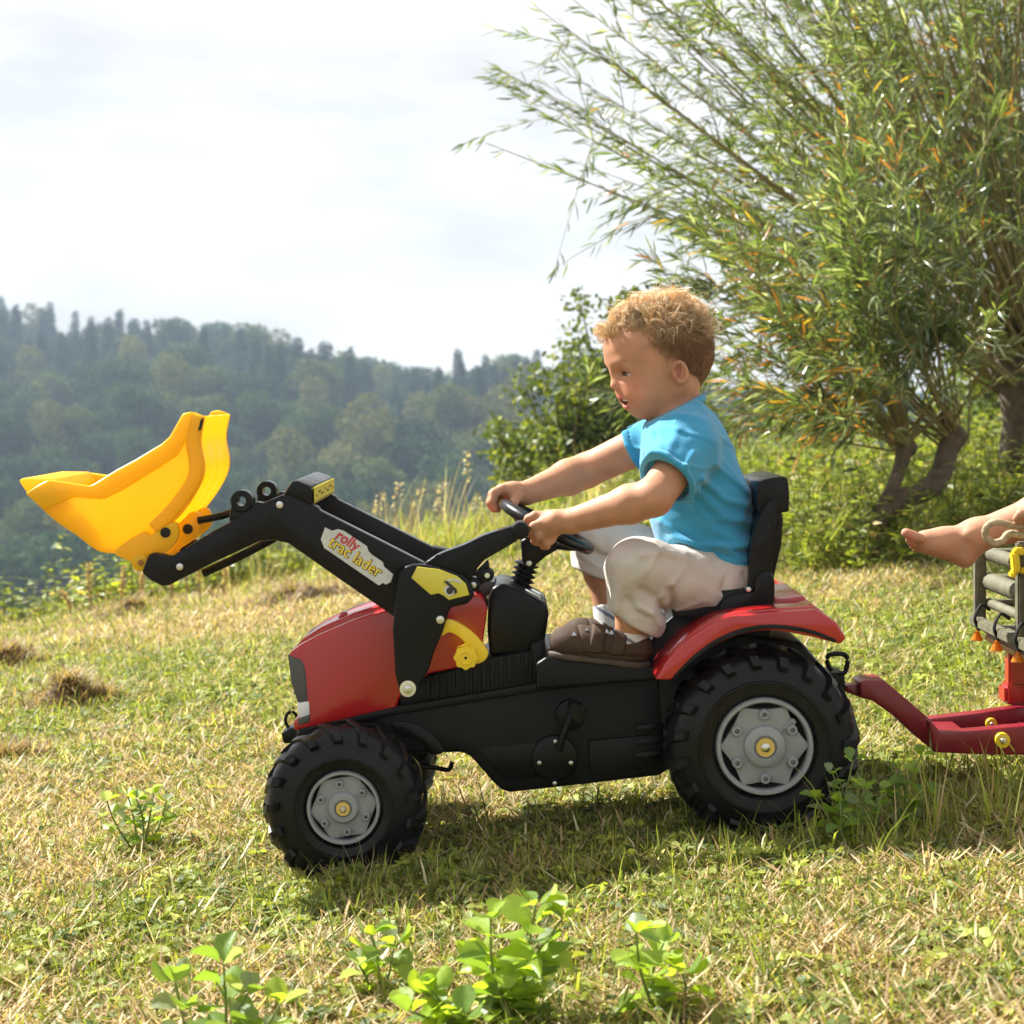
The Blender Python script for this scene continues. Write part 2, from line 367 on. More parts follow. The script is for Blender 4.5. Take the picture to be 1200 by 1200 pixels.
# ------------------------------------------------------------------ toy tractor
M_black = mat('black_plastic', (.007, .007, .008), rough=.28, spec=.20, var=.15, vscale=9, bump=.10, bscale=900, rvar=.10)
M_black2 = mat('matt_black_plastic', (.008, .008, .008), rough=.38, spec=.18, var=.15, vscale=12, bump=.15, bscale=700, rvar=.08)
M_tyre = mat('tyre_plastic', (.007, .007, .008), rough=.33, spec=.24, var=.25, vscale=14, bump=.10, bscale=600, rvar=.12)
M_red = mat('red_plastic', (.40, .012, .013), rough=.22, spec=.5, var=.05, vscale=6, rvar=.05, coat=.45)
M_yel = mat('yellow_plastic', (.93, .62, .018), rough=.33, spec=.5, trans=.50, tcol=(1.0, .74, .06), rvar=.06, var=.03, vscale=5)
M_yel2 = mat('lever_yellow_plastic', (.80, .56, .02), rough=.35, spec=.5, var=.04)
M_grey = mat('grey_hub_plastic', (.27, .28, .29), rough=.45, spec=.5, var=.08, vscale=30, rvar=.08)
M_steel = mat('zinc_steel', (.62, .62, .60), rough=.28, metal=1.0, var=.1)
M_brass = mat('brass_yellow', (.72, .55, .22), rough=.3, metal=.9, var=.1)
M_cream = mat('cream_washer', (.72, .70, .50), rough=.5)
M_decal = mat('lime_decal', (.62, .55, .06), rough=.4, var=.04)
M_silver = mat('silver_print', (.55, .57, .55), rough=.4, var=.1, vscale=60)
M_lens = mat('headlight_lens', (.75, .77, .78), rough=.15, spec=.6)
M_ink = mat('black_print', (.02, .02, .02), rough=.5)
M_redink = mat('red_print', (.50, .02, .03), rough=.45)
M_yelink = mat('yellow_print', (.85, .62, .04), rough=.45)
M_dgrey = mat('grille_grey', (.075, .078, .08), rough=.5, var=.1)
M_hole = mat('dark_recess', (.006, .006, .006), rough=.8)

tr = empty('toy_tractor', P(650, 1010, 0), 'red and black toy pedal tractor with black front loader arms, ridden by the boy', 'toy tractor')

def mirror(o, parent):
    """copy of a part (and its own pieces) on the far side of the tractor"""
    c = o.copy(); C.objects.link(c); c.parent = parent; c.scale.y = -1; c.matrix_parent_inverse = o.matrix_parent_inverse.copy()
    for ch in o.children:
        d = ch.copy(); C.objects.link(d); d.parent = c; d.matrix_parent_inverse = ch.matrix_parent_inverse.copy()
    return c

# wheels -------------------------------------------------------------
def make_wheel(name, px, py, rt, rr, Yo, Yi, nl, phase, lugh):
    c = P(px, py, Yo); R = S(rt, Yo)-lugh; r = S(rr, Yo); W = Yi-Yo; cx, cz = c.x, c.z
    wh = empty(name, (0, 0, 0)); wh.parent = tr; wh.matrix_parent_inverse = Matrix.Translation(-tr.location)
    # carcass
    pr = [(r*.98, Yo+.030), (r*1.03, Yo+.010), (r*1.10, Yo+.003), (r*1.3, Yo+.0005), (r*1.32, Yo-.0015), (r*1.36, Yo-.0015), (r*1.38, Yo+.0005), (R*.86, Yo+.006), (R*.925, Yo+.012), (R*.965, Yo+.020), (R*.99, Yo+W*.33), (R, Yo+W*.5), (R*.99, Yo+W*.67), (R*.95, Yi-.016), (R*.86, Yi-.006), (r*1.2, Yi), (r*.98, Yi-.02)]
    ty = lathe_y('tyre', (cx, cz), pr, M_tyre, wh, 72, angle=50)
    bm = bmesh.new(); bm.from_mesh(ty.data)
    # chevron lugs: shoulders reach down the sidewall
    for side in (0, 1):
        for i in range(nl):
            th0 = 2*PI*(i+.5*side)/nl+phase; dth = 2*PI/nl
            steps = [(0.0, R*.85, .003, .40), (.05, R*.915, .010, .40), (.16, R*.972, .004, .38), (.55, R*.997, .0, .30)]
            rings = []
            for u, rb, yout, wd in steps:
                y = Yo+W*u if side == 0 else Yi-W*u
                th = th0+dth*1.25*u
                hw = dth*wd*.5; top = lugh*(.35 if u == 0 else 1.0)
                q = []
                for (a, rad) in ((-hw, rb-.004), (-hw*.72, rb+top), (hw*.72, rb+top), (hw, rb-.004)):
                    yy = y-(.004 if side == 0 else -.004)*(1 if rad > rb and u < .06 else 0)
                    q.append(bm.verts.new((cx+rad*math.cos(th+a), yy, cz+rad*math.sin(th+a))))
                rings.append(q)
            for A, B in zip(rings, rings[1:]):
                for k in range(3): bm.faces.new((A[k], A[k+1], B[k+1], B[k]))
            bm.faces.new(rings[0]); bm.faces.new(rings[-1][::-1])
    bmesh.ops.recalc_face_normals(bm, faces=bm.faces); bm.to_mesh(ty.data); bm.free(); ty.data.shade_smooth(); ty.data.set_sharp_from_angle(angle=math.radians(38))
    # rim: ring, recessed dark dish, star plate
    lathe_y('rim_ring', (cx, cz), [(r*.90, Yo+.03), (r*.90, Yo+.006), (r*.93, Yo+.003), (r*.98, Yo+.003), (r*1.01, Yo+.007), (r*1.01, Yo+.03)], M_grey, wh, 64)
    lathe_y('rim_dish', (cx, cz), [(0, Yo+.034), (r*.985, Yo+.030), (r*.985, Yo+.036), (0, Yo+.040)], M_hole, wh, 48)
    n = 96; bm = bmesh.new(); ro, yo = [], []
    for i in range(n):
        a = 2*PI*i/n; f = abs(((a-phase)*6/(2*PI)) % 1-.5)*2               # 1 at the star's points, 0 between
        rad = r*(.75+.175*f**2.2) if rr > 50 else r*(.80+.12*f**2.0)
        ro.append(bm.verts.new((cx+rad*math.cos(a), Yo+.016-.004*f, cz+rad*math.sin(a)))); yo.append(bm.verts.new((cx+rad*math.cos(a), Yo+.034, cz+rad*math.sin(a))))
    mid = [bm.verts.new((cx+r*.62*math.cos(2*PI*i/n), Yo+.011, cz+r*.62*math.sin(2*PI*i/n))) for i in range(n)]
    inn = [bm.verts.new((cx+r*.40*math.cos(2*PI*i/n), Yo+.012, cz+r*.40*math.sin(2*PI*i/n))) for i in range(n)]
    cc = bm.verts.new((cx, Yo+.013, cz))
    for i in range(n):
        j = (i+1) % n
        bm.faces.new((ro[i], ro[j], mid[j], mid[i])); bm.faces.new((mid[i], mid[j], inn[j], inn[i])); bm.faces.new((inn[i], inn[j], cc)); bm.faces.new((yo[i], yo[j], ro[j], ro[i]))
    bm_obj('star_plate', bm, M_grey, wh, angle=30)
    lathe_y('hub_cap', (cx, cz), [(r*.44, Yo+.014), (r*.42, Yo+.004), (r*.36, Yo+.0005), (r*.24, Yo+.0005), (r*.22, Yo+.004), (0, Yo+.004)], M_grey, wh, 40)
    lathe_y('washer', (cx, cz), [(r*.19, Yo+.005), (r*.19, Yo-.001), (r*.10, Yo-.001), (0, Yo-.001)], M_brass, wh, 24)
    lathe_y('axle_bolt', (cx, cz), [(r*.11, Yo), (r*.10, Yo-.005), (r*.06, Yo-.007), (0, Yo-.007)], M_steel, wh, 6)
    b0 = None
    for i in range(6):
        a = 2*PI*(i+.5)/6+phase; 
        if b0 is None:
            b0 = lathe_y('wheel_bolt', (0, 0), [(r*.115, .014), (r*.11, .005), (r*.09, .003), (r*.055, .003), (r*.05, .010), (0, .010)], M_grey, wh, 14); b = b0
        else:
            b = b0.copy(); C.objects.link(b)
        b.location = (cx+r*.66*math.cos(a), Yo, cz+r*.66*math.sin(a))
    return wh
def copy_far(wh):
    c = wh.copy(); C.objects.link(c); c.scale.y = -1; c.matrix_parent_inverse = wh.matrix_parent_inverse.copy()
    for ch in wh.children:
        d = ch.copy(); C.objects.link(d); d.parent = c; d.matrix_parent_inverse = ch.matrix_parent_inverse.copy()
    return c
fw = make_wheel('front_wheel', 402, 948, 98, 43, -.225, -.130, 17, .16, .0058); copy_far(fw)
rw = make_wheel('rear_wheel', 897, 876, 117, 57, -.235, -.120, 19, .02, .0072); copy_far(rw)
# small plate with lettering on the near rear hub
def text_mesh(name, s, size, m, parent, org, ang, lift, ext_=.0006, offs=0.0, shear=0.0, sx=1.0, align='LEFT'):
    cu = bpy.data.curves.new(name, 'FONT'); cu.body = s; cu.size = size; cu.extrude = ext_; cu.offset = offs; cu.shear = shear; cu.align_x = align; cu.resolution_u = 3
    to = bpy.data.objects.new(name, cu); C.objects.link(to); bpy.context.view_layer.update()
    me = bpy.data.meshes.new_from_object(to.evaluated_get(bpy.context.evaluated_depsgraph_get())); bpy.data.objects.remove(to)
    me.name = name; c, s_ = math.cos(ang), math.sin(ang)
    M = Matrix(((c*sx, s_, 0, org.x), (0, 0, -1, org.y-lift), (-s_*sx, c, 0, org.z), (0, 0, 0, 1)))
    me.transform(M); me.materials.clear()
    return link(name, me, m, parent)
hc = P(897, 876, -.235); aa = math.radians(42)
q = P(922, 853, -.228)
box('maker_plate', Vector((q.x, -.2235, q.z)), (.036, .006, .010), M_grey, rw, Euler((0, -aa, 0)).to_matrix(), .0015)
text_mesh('plate_lettering', 'rolly toys', .0068, M_dgrey, rw, Vector((q.x-.0135*math.cos(aa)+.002*math.sin(aa), -.2268, q.z-.0135*math.sin(aa)-.002*math.cos(aa))), -aa, .0, .0003)

# body ----------------------------------------------------------------
hood_side = [(338, 766), (352, 756), (374, 744), (410, 728), (449, 715), (500, 702), (540, 695), (557, 696), (569, 706), (571, 716), (566, 752), (561, 778), (503, 790), (468, 818), (464, 832), (400, 845), (350, 857), (344, 856), (343, 845), (350, 842), (349, 820), (344, 790)]
hd = ext('hood', hood_side, -.105, .105, M_red, tr, .012, seg=4)
crown = [(341, 764), (352, 752), (374, 738), (410, 722), (449, 710), (500, 697), (540, 690), (556, 692), (560, 700), (500, 712), (410, 735), (352, 766)]
ext('hood_crown', crown, -.070, .070, M_red, hd, .010, ref=-.105, seg=4)
ext('hood_scoop', [(392, 730), (396, 722), (402, 722), (404, 726)], -.05, -.03, M_red, hd, .002, ref=-.105)
ext('front_grille', [(337, 767), (345, 770), (354, 774), (358, 785), (361, 822), (349, 824), (341, 800)], -.107, .107, M_dgrey, tr, .003)
for k in range(6):
    yy = 775+k*8; box('grille_slat', Vector((P(337.5+(yy-766)*.14, yy, -.107).x, 0, P(340, yy, -.107).z)), (.006, .17, .004), M_black, tr, None, .001)
for s in (-1, 1):
    o = ext('headlight', [(348, 824), (362, 822), (363, 838), (351, 842), (349, 836)], -.1085, -.06, M_lens, tr, .002); 
    if s > 0: o.scale.y = -1
ext('grille_foot', [(349, 842), (363, 838), (363, 846), (350, 850)], -.107, .107, M_dgrey, tr, .002)
# tow eye at the nose
ext('front_bracket', [(323, 868), (336, 862), (352, 862), (352, 880), (326, 881)], -.03, .03, M_black, tr, .003, ref=-.10)
c0 = P(333, 856, -.10)
tube('tow_eye', [c0+Vector((.010*math.cos(a), 0.01, .014*math.sin(a))) + Vector((0, .09, 0)) for a in np.linspace(0, 2*PI, 17)], .0028, M_black, tr, 8, 2)

chassis = [(345, 859), (400, 846), (465, 833), (628, 806), (700, 797), (782, 789), (830, 800), (860, 880), (782, 903), (773, 909), (680, 920), (598, 929), (588, 926), (578, 917), (550, 885), (540, 882), (430, 884), (360, 890), (350, 875)]
ch = ext('chassis', chassis, -.098, .098, M_black2, tr, .006, seg=3)
ext('chassis_top_step', [(349, 855), (465, 828), (628, 801), (640, 792), (780, 784), (782, 794), (628, 811), (465, 838), (352, 864)], -.108, .108, M_black2, tr, .003, ref=-.108)
ext('side_recess', [(560, 876), (650, 868), (650, 905), (600, 915), (588, 910)], -.1005, -.09, M_black, tr, .002, ref=-.098)
ext('side_skirt', [(690, 868), (776, 860), (776, 895), (768, 900), (690, 910)], -.104, -.08, M_black2, tr, .004, ref=-.104)
for k in range(3): ext('skirt_vent', [(745, 850+k*16), (776, 847+k*16), (776, 855+k*16), (745, 858+k*16)], -.1065, -.1, M_black, tr, .002, ref=-.104)
ext('front_arch', smooth_poly([(458, 848), (480, 846), (505, 858), (520, 880), (505, 884), (492, 868), (470, 862)], 4), -.102, -.07, M_black, tr, .003, ref=-.1)
# ribbed engine side
ext('engine_block', [(470, 833), (466, 815), (480, 800), (575, 772), (622, 764), (628, 807)], -.100, .100, M_black2, tr, .004, ref=-.108)
for k in range(13):
    x = 500+k*10; y0 = 796-(x-490)*.245; y1 = 826-(x-470)*.162
    ext('engine_rib', [(x, y0), (x+4, y0-1), (x+4, y1-.6), (x, y1)], -.1035, -.095, M_black2, tr, .001, ref=-.108, seg=1)
# dashboard console
ext('dashboard', [(572, 701), (576, 689), (588, 683), (606, 689), (637, 706), (643, 714), (643, 722), (637, 760), (628, 766), (574, 770), (571, 740)], -.085, .085, M_black, tr, .008, seg=3, ref=-.085)
ext('dash_trim', [(604, 688), (639, 705), (641, 709), (637, 709), (602, 692)], -.062, .062, M_dgrey, tr, .002, ref=-.062)
ext('dash_label', [(616, 692.5), (634, 701.5), (634, 703), (616, 694)], -.045, .03, M_silver, tr, .0004, ref=-.06)
ext('dash_neck', [(556, 690), (566, 683), (580, 684), (578, 700), (566, 702)], -.05, .05, M_dgrey, tr, .003, ref=-.085)
ext('dash_post', [(622, 755), (638, 748), (640, 775), (628, 808), (620, 808)], -.10, .10, M_black2, tr, .003, ref=-.1)
# foot well and seat pedestal
ext('footplate', [(628, 778), (640, 770), (650, 770), (720, 778), (780, 784), (782, 796), (628, 808)], -.150, .150, M_black2, tr, .005, ref=-.150, seg=3)
ext('seat_pedestal', smooth_poly([(735, 792), (752, 766), (772, 738), (800, 716), (850, 708), (893, 712), (905, 740), (900, 800), (820, 815)], 3), -.095, .095, M_black2, tr, .006, ref=-.10)
ext('rear_body', [(770, 790), (800, 770), (870, 745), (940, 752), (972, 790), (985, 840), (960, 880), (860, 900), (780, 900)], -.105, .105, M_black2, tr, .008, ref=-.12)
# seat
seat_pan = smooth_poly([(788, 714), (806, 704), (832, 694), (870, 690), (884, 688), (897, 690), (903, 705), (898, 720), (880, 722), (830, 723), (795, 724)], 4)
seat = ext('seat', seat_pan, -.125, .125, M_black, tr, .010, ref=-.125, seg=3)
ext('seat_side', smooth_poly([(846, 722), (852, 700), (882, 694), (884, 684), (890, 672), (904, 672), (908, 690), (900, 718)], 4), -.138, -.108, M_black, seat, .006, ref=-.138)
ext('seat_side', smooth_poly([(846, 722), (852, 700), (882, 694), (884, 684), (890, 672), (904, 672), (908, 690), (900, 718)], 4), .108, .138, M_black, seat, .006, ref=-.138)
back = ext('backrest', [(884, 660), (884, 628), (889, 605), (896, 596), (918, 594), (921, 610), (919, 640), (912, 670), (906, 700), (898, 705), (884, 690)], -.10, .10, M_black, tr, .008, ref=-.125, seg=3)
ext('backrest_side', smooth_poly([(878, 668), (880, 640), (890, 606), (901, 588), (908, 586), (911, 592), (908, 620), (905, 660), (903, 690), (890, 694), (880, 690)], 4), -.130, -.095, M_black, back, .008, ref=-.130, seg=3)
ext('backrest_side', smooth_poly([(878, 668), (880, 640), (890, 606), (901, 588), (908, 586), (911, 592), (908, 620), (905, 660), (903, 690), (890, 694), (880, 690)], 4), .095, .130, M_black, back, .008, ref=-.130, seg=3)
ext('headrest', smooth_poly([(890, 570), (895, 563), (918, 559), (925, 565), (926, 596), (920, 601), (893, 602), (889, 590)], 4), -.112, .112, M_black, back, .010, ref=-.125, seg=3)
cyl('seat_bolt', 877.5, 691, 3.2, -.142, -.10, M_steel, tr, 12)
# fenders
arch = smooth_line([(768, 797), (787, 769), (817, 742), (852, 725), (889, 719), (957, 714)], 6).tolist()+[(980, 729), (992, 748), (985, 755)]+smooth_line([(950, 746), (908, 739), (871, 743), (838, 757), (810, 776), (787, 797)], 6).tolist()
fd = ext('fender', arch, -.245, -.105, M_red, tr, .004, ref=-.245, seg=3)
stripe = smooth_line([(789, 793), (812, 769), (840, 749), (872, 736), (908, 732), (950, 738), (981, 750)], 6).tolist()+smooth_line([(979, 753), (950, 743), (908, 737), (872, 742), (840, 755), (812, 775), (791, 795)], 6).tolist()
ext('fender_stripe', stripe, -.2475, -.235, M_black, fd, .0012, ref=-.2475)
rim_top = smooth_line([(770, 792), (788, 766), (817, 739), (852, 722), (889, 716), (955, 711)], 6).tolist()+smooth_line([(957, 717), (889, 722), (853, 729), (819, 745), (791, 771), (774, 795)], 6).tolist()
ext('fender_ridge', rim_top, -.225, -.165, M_red, fd, .004, ref=-.235, seg=3)
ext('tail_flare', [(930, 718), (957, 711), (972, 722), (981, 733), (974, 738), (940, 740)], -.17, -.11, M_red, fd, .004, ref=-.235)
fd2 = mirror(fd, tr)
for chd in fd2.children: chd.scale.y = 1
ext('fender_bridge', [(895, 714), (952, 705), (966, 722), (940, 735), (900, 740)], -.11, .11, M_red, tr, .004, ref=-.20)
# rear hitch
c0 = P(982, 776, -.06)
tube('hitch_loop', [P(x, y, -.06) for x, y in ((975, 786), (970, 778), (971, 768), (984, 766), (992, 769), (993, 778), (990, 788), (983, 789))], .0042, M_black, tr, 8, 3)
ext('hitch_bracket', [(965, 790), (992, 790), (994, 815), (970, 822)], -.03, .03, M_black, tr, .003, ref=-.05)
# pedal crank
cyl('crank_cover', 650, 889, 27, -.108, -.095, M_black, tr, 32, .004, ref=-.108)
for x, y in ((651, 869), (632, 894), (669, 894), (650, 918)): cyl('cover_bolt', x, y, 2.6, -.1105, -.100, M_steel, tr, 10, .0006, ref=-.108)
cyl('crank_boss', 669, 838, 18, -.112, -.098, M_black, tr, 28, .004, ref=-.11)
pa = tube('crank_arm', [P(676, 824, -.125), P(668, 842, -.128), P(659, 866, -.128), P(655, 880, -.126)], [.008, .0065, .006, .006], M_black, tr, 10, 4)
box('pedal', P(674, 832, -.15), (.030, .055, .016), M_black, tr, Euler((0, math.radians(65), 0)).to_matrix(), .004)
# steering linkage seen behind the front wheel
tube('steering_rod', [P(492, 898, -.06), P(512, 900, -.05), P(526, 902, -.04), P(530, 893, -.04)], .004, M_black, tr, 8, 3)
cyl('front_axle', 402, 948, 8, -.20, .20, M_black, tr, 14, ref=-.225)
cyl('rear_axle', 897, 876, 8, -.20, .20, M_black, tr, 14, ref=-.235)
ext('axle_mount', [(385, 955), (395, 880), (430, 876), (425, 955)], -.05, .05, M_black2, tr, .005, ref=-.2)

# steering column --------------------------------------------------------
def ring_stack(name, a, b, n, r0, r1, m, parent):
    a, b = Vector(a), Vector(b); ax = (b-a).normalized(); qn = ax.to_track_quat('Z', 'Y').to_matrix(); Ln = (b-a).length
    prof = []
    for i in range(n):
        t0 = i/n; prof += [(r0, t0), (r1, t0+.32/n), (r1, t0+.5/n), (r0, t0+.85/n)]
    prof.append((r0, 1.0)); N = 28; bm = bmesh.new(); R = []
    for rr_, tt in prof: R.append([bm.verts.new(a+qn @ Vector((rr_*math.cos(2*PI*k/N), rr_*math.sin(2*PI*k/N), tt*Ln))) for k in range(N)])
    for A, B in zip(R, R[1:]):
        for k in range(N): bm.faces.new((A[k], A[(k+1) % N], B[(k+1) % N], B[k]))
    bm.faces.new(R[0][::-1]); bm.faces.new(R[-1])
    return bm_obj(name, bm, m, parent, angle=30)
ring_stack('column_boot', P(608, 694, 0), P(618, 658, 0), 6, .0145, .0215, M_black, tr)
ext('column_yoke', [(612, 660), (610, 634), (622, 626), (652, 632), (656, 643), (640, 652), (626, 664), (618, 668)], -.030, .030, M_black, tr, .005, ref=-.03, seg=3)
cyl('yoke_bolt', 620, 660, 3.6, -.034, -.02, M_steel, tr, 12, ref=-.03)
sw = empty('steering_wheel', (0, 0, 0)); sw.parent = tr; sw.matrix_parent_inverse = Matrix.Translation(-tr.location)
SWC = P(641, 617, 0); sdir = (P(693, 645, 0)-P(590, 591, 0)).normalized(); snorm = sdir.cross(Vector((0, 1, 0))).normalized()
if snorm.z < 0: snorm = -snorm
SWR = .080
tube('rim', [SWC+sdir*SWR*math.cos(a)+Vector((0, SWR*1.15*math.sin(a), 0)) for a in np.linspace(0, 2*PI, 49)], .0105, M_black, sw, 12, 0)
hubp = SWC-snorm*.022
for a in (math.radians(95), math.radians(215), math.radians(325)):
    e = SWC+sdir*SWR*math.cos(a)+Vector((0, SWR*1.15*math.sin(a), 0)); tube('spoke', [hubp, (hubp+e)/2-snorm*.006, e], [.011, .008, .008], M_black, sw, 8, 3)
ring_stack('hub', hubp-snorm*.012, hubp+snorm*.010, 1, .018, .022, M_black, sw)

# loader -----------------------------------------------------------------
arm = [(166, 671), (176, 680), (190, 687), (198, 686), (255, 657), (290, 641), (305, 634), (320, 633), (338, 637), (395, 677), (459, 721), (480, 735), (510, 700), (497, 660), (440, 631), (374, 598), (372, 594), (362, 590), (352, 586), (342, 581), (330, 580), (318, 585), (309, 589), (300, 592), (291, 599), (284, 604)]
arm = arm+[(276, 608), (250, 622), (201, 652), (188, 650), (180, 648), (174, 650)]
la = ext('loader_arm', arm, -.172, -.140, M_black, tr, .003, ref=-.172)
cyl('pivot_ring', 283, 587.5, 13, -.174, -.138, M_black, la, 32, .002, ref=-.172, rin=5.6)
ext('ring_web', [(271, 590), (277, 600), (290, 599), (300, 588), (310, 590), (300, 602), (280, 610), (268, 611)], -.171, -.141, M_black, la, .002, ref=-.172)
for x, y, r_ in ((328, 591.5, 4.2), (211, 664, 4.2)): cyl('arm_bolt', x, y, r_, -.176, -.16, M_steel, la, 16, .001, ref=-.172)
lip = [(374, 597.2), (440, 630.2), (497, 659), (497, 661), (440, 632.8), (374, 600)]
la2 = mirror(la, tr)
ext('elbow_crossbar', [(331, 581), (342, 564), (348, 563), (365, 570), (366, 592), (352, 587), (340, 583)], -.170, .170, M_black, tr, .003, ref=-.172)
# printed label on the crossbar's rear face, facing up the arms
q1, q2 = P(366.3, 571.5, -.172), P(366.8, 590, -.172)
bmx = bmesh.new(); dx = .0015
vs = [bmx.verts.new(x) for x in ((q1.x+dx, -.165, q1.z), (q1.x+dx, .165, q1.z), (q2.x+dx, .165, q2.z), (q2.x+dx, -.165, q2.z))]
bmx.faces.new(vs); rr_ = bmesh.ops.extrude_face_region(bmx, geom=bmx.faces[:]); bmesh.ops.translate(bmx, verts=[v for v in rr_['geom'] if isinstance(v, bmesh.types.BMVert)], vec=(.0012, 0, 0))
lb = bm_obj('crossbar_label', bmx, M_decal, tr)
for k in range(7):
    yy = -.135+k*.045; box('label_print', Vector((q1.x+dx+.0016, yy, (q1.z*.5+q2.z*.5)+(.003 if k % 2 else -.002))), (.0012, .030 if k % 3 else .012, .0035), M_ink, lb, None, 0)
box('label_print', Vector((q1.x+dx+.0016, 0, q2.z+.002)), (.0012, .32, .0016), M_ink, lb, None, 0)
cyl('cross_rod', 252, 640, 6, -.145, .145, M_black, tr, 16, ref=-.172)
tube('bucket_link', [P(300, 590, .02), P(262, 604, .02), P(232, 610, .02)], .0065, M_black, tr, 10, 3)
tube('bucket_link', [P(300, 590, -.06), P(262, 604, -.06), P(232, 610, -.06)], .0065, M_black, tr, 10, 3)
tube('brace_rod', [P(330, 626, .0), P(285, 650, .0), P(238, 672, .0)], .0075, M_black, tr, 10, 3)
# side pillars
pillar = [(463, 700), (468, 672), (474, 664), (484, 661), (500, 662), (524, 667), (546, 676), (553, 686), (556, 698), (548, 708), (528, 712), (524, 722), (519, 740), (508, 766), (502, 786), (490, 806), (484, 815), (470, 818), (463, 790), (460, 740)]
pl = ext('loader_pillar', pillar, -.192, -.150, M_black2, tr, .005, ref=-.192, seg=3)
cyl('pillar_washer', 478, 807, 9.5, -.196, -.185, M_cream, pl, 28, .001, ref=-.192); cyl('pillar_bolt', 478, 807, 5, -.201, -.19, M_steel, pl, 16, .002, ref=-.192)
cyl('pillar_pin', 516, 726, 5, -.197, -.185, M_steel, pl, 16, .002, ref=-.192)
decal = [(482, 677), (489, 664), (514, 667), (536, 675), (546, 684), (550, 697), (526, 703), (520, 698), (514, 695), (505, 697)]
ext('yellow_decal', decal, -.1945, -.190, M_decal, pl, .0008, ref=-.192)
cyl('decal_ring', 527, 692, 6.6, -.1955, -.192, M_silver, pl, 22, .0002, ref=-.192); cyl('decal_ring', 527, 692, 4, -.1965, -.192, M_ink, pl, 18, .0002, ref=-.192)
ext('decal_mark', [(520, 681), (524, 680.5), (535, 690), (536, 694), (533, 696), (532, 692)], -.1968, -.193, M_ink, pl, 0, ref=-.192)
ext('decal_mark', [(524, 679), (536, 678), (541, 682), (540, 684), (535, 681), (525, 681)], -.1957, -.193, M_silver, pl, 0, ref=-.192)
pl2 = mirror(pl, tr)
for x, y, r_ in ((555, 685, 8), (571, 674, 8)): cyl('pivot_lug', x, y, r_, -.175, -.14, M_black, tr, 22, .002, ref=-.17)
cyl('pivot_pin', 555, 685, 3.6, -.180, -.17, M_steel, tr, 14, .001, ref=-.17); cyl('pivot_pin', 571, 674, 3, -.178, -.17, M_cream, tr, 14, .001, ref=-.17)
ext('pivot_plate', [(556, 690), (560, 668), (572, 656), (574, 668), (570, 682)], -.165, -.145, M_black, tr, .002, ref=-.17)
# control lever with round knob
lev = ext('loader_lever', smooth_line([(498, 660), (516, 649), (545, 638), (568, 627), (600, 617)], 4).tolist()+[(610, 622), (606, 634)]+smooth_line([(568, 656), (558, 668), (550, 682), (546, 676), (524, 667)], 4).tolist(), -.178, -.135, M_black, tr, .009, ref=-.178, seg=3)
for k in range(3): ext('lever_rib', [(500+k*6, 661-k*1), (512+k*6, 650-k*1), (514+k*6, 650-k*1), (503+k*6, 661.5-k*1)], -.1795, -.17, M_black, lev, .0008, ref=-.178)
cyl('lever_knob', 610, 622, 10.5, -.182, -.130, M_black, tr, 30, .003, ref=-.178)
# hook lever with hand screw
hook = smooth_poly([(517, 745), (520, 730), (526, 726), (540, 732), (558, 746), (571, 762), (571, 770), (565, 776), (556, 778), (552, 770), (546, 755), (536, 745), (526, 741)], 4)
ext('catch_lever', hook, -.180, -.165, M_yel2, tr, .003, ref=-.18)
bm = bmesh.new(); kc = P(546, 770, -.185); kr = S(13.5, -.185); N = 64
A = []; B = []
for i in range(N):
    a = 2*PI*i/N; rad = kr*(1+.07*math.cos(8*a)); A.append(bm.verts.new((kc.x+rad*math.cos(a), -.195, kc.z+rad*math.sin(a)))); B.append(bm.verts.new((kc.x+rad*math.cos(a), -.165, kc.z+rad*math.sin(a))))
bm.faces.new(A); bm.faces.new(B[::-1])
for i in range(N): bm.faces.new((A[i], A[(i+1) % N], B[(i+1) % N], B[i]))
bmesh.ops.recalc_face_normals(bm, faces=bm.faces); bmesh.ops.bevel(bm, geom=[e for e in bm.edges if e.calc_face_angle(0) > .8], offset=.002, segments=2, affect='EDGES')
kn = bm_obj('hand_screw', bm, M_yel2, tr, angle=30); cyl('screw_hole', 546, 770, 1.8, -.1956, -.18, M_hole, kn, 10, .0002, ref=-.185)
cyl('screw_face', 546, 770, 9, -.1965, -.18, M_yel2, kn, 28, .0012, ref=-.185, rin=7.4)

# printed name on the near loader arm
ang = math.atan2(50, 78); lo = -.1727
plate = [(376, 632), (381, 618), (389, 622), (396, 620), (403, 622), (430, 640), (432, 646), (436, 650), (449, 659), (450, 664), (461, 673), (458, 682), (452, 685), (449, 683), (444, 686), (380, 642)]
ext('name_plate', plate, lo-.0012, lo+.002, M_silver, la, .0003, ref=-.172, seg=1)
o1 = P(383.5, 638.5, lo); text_mesh('name_lettering', 'trac lader', S(19.5, lo), M_ink, la, o1+Vector((.0004, 0, -.0004)), ang, .0016, .0002, .0011, .0, .93)
text_mesh('name_lettering', 'trac lader', S(19.5, lo), M_yelink, la, o1, ang, .0022, .0002, .0002, .0, .93)
o2 = P(392, 630, lo); text_mesh('name_lettering', 'rolly', S(18, lo), M_redink, la, o2, ang, .0021, .0002, .0005, .1, .9)

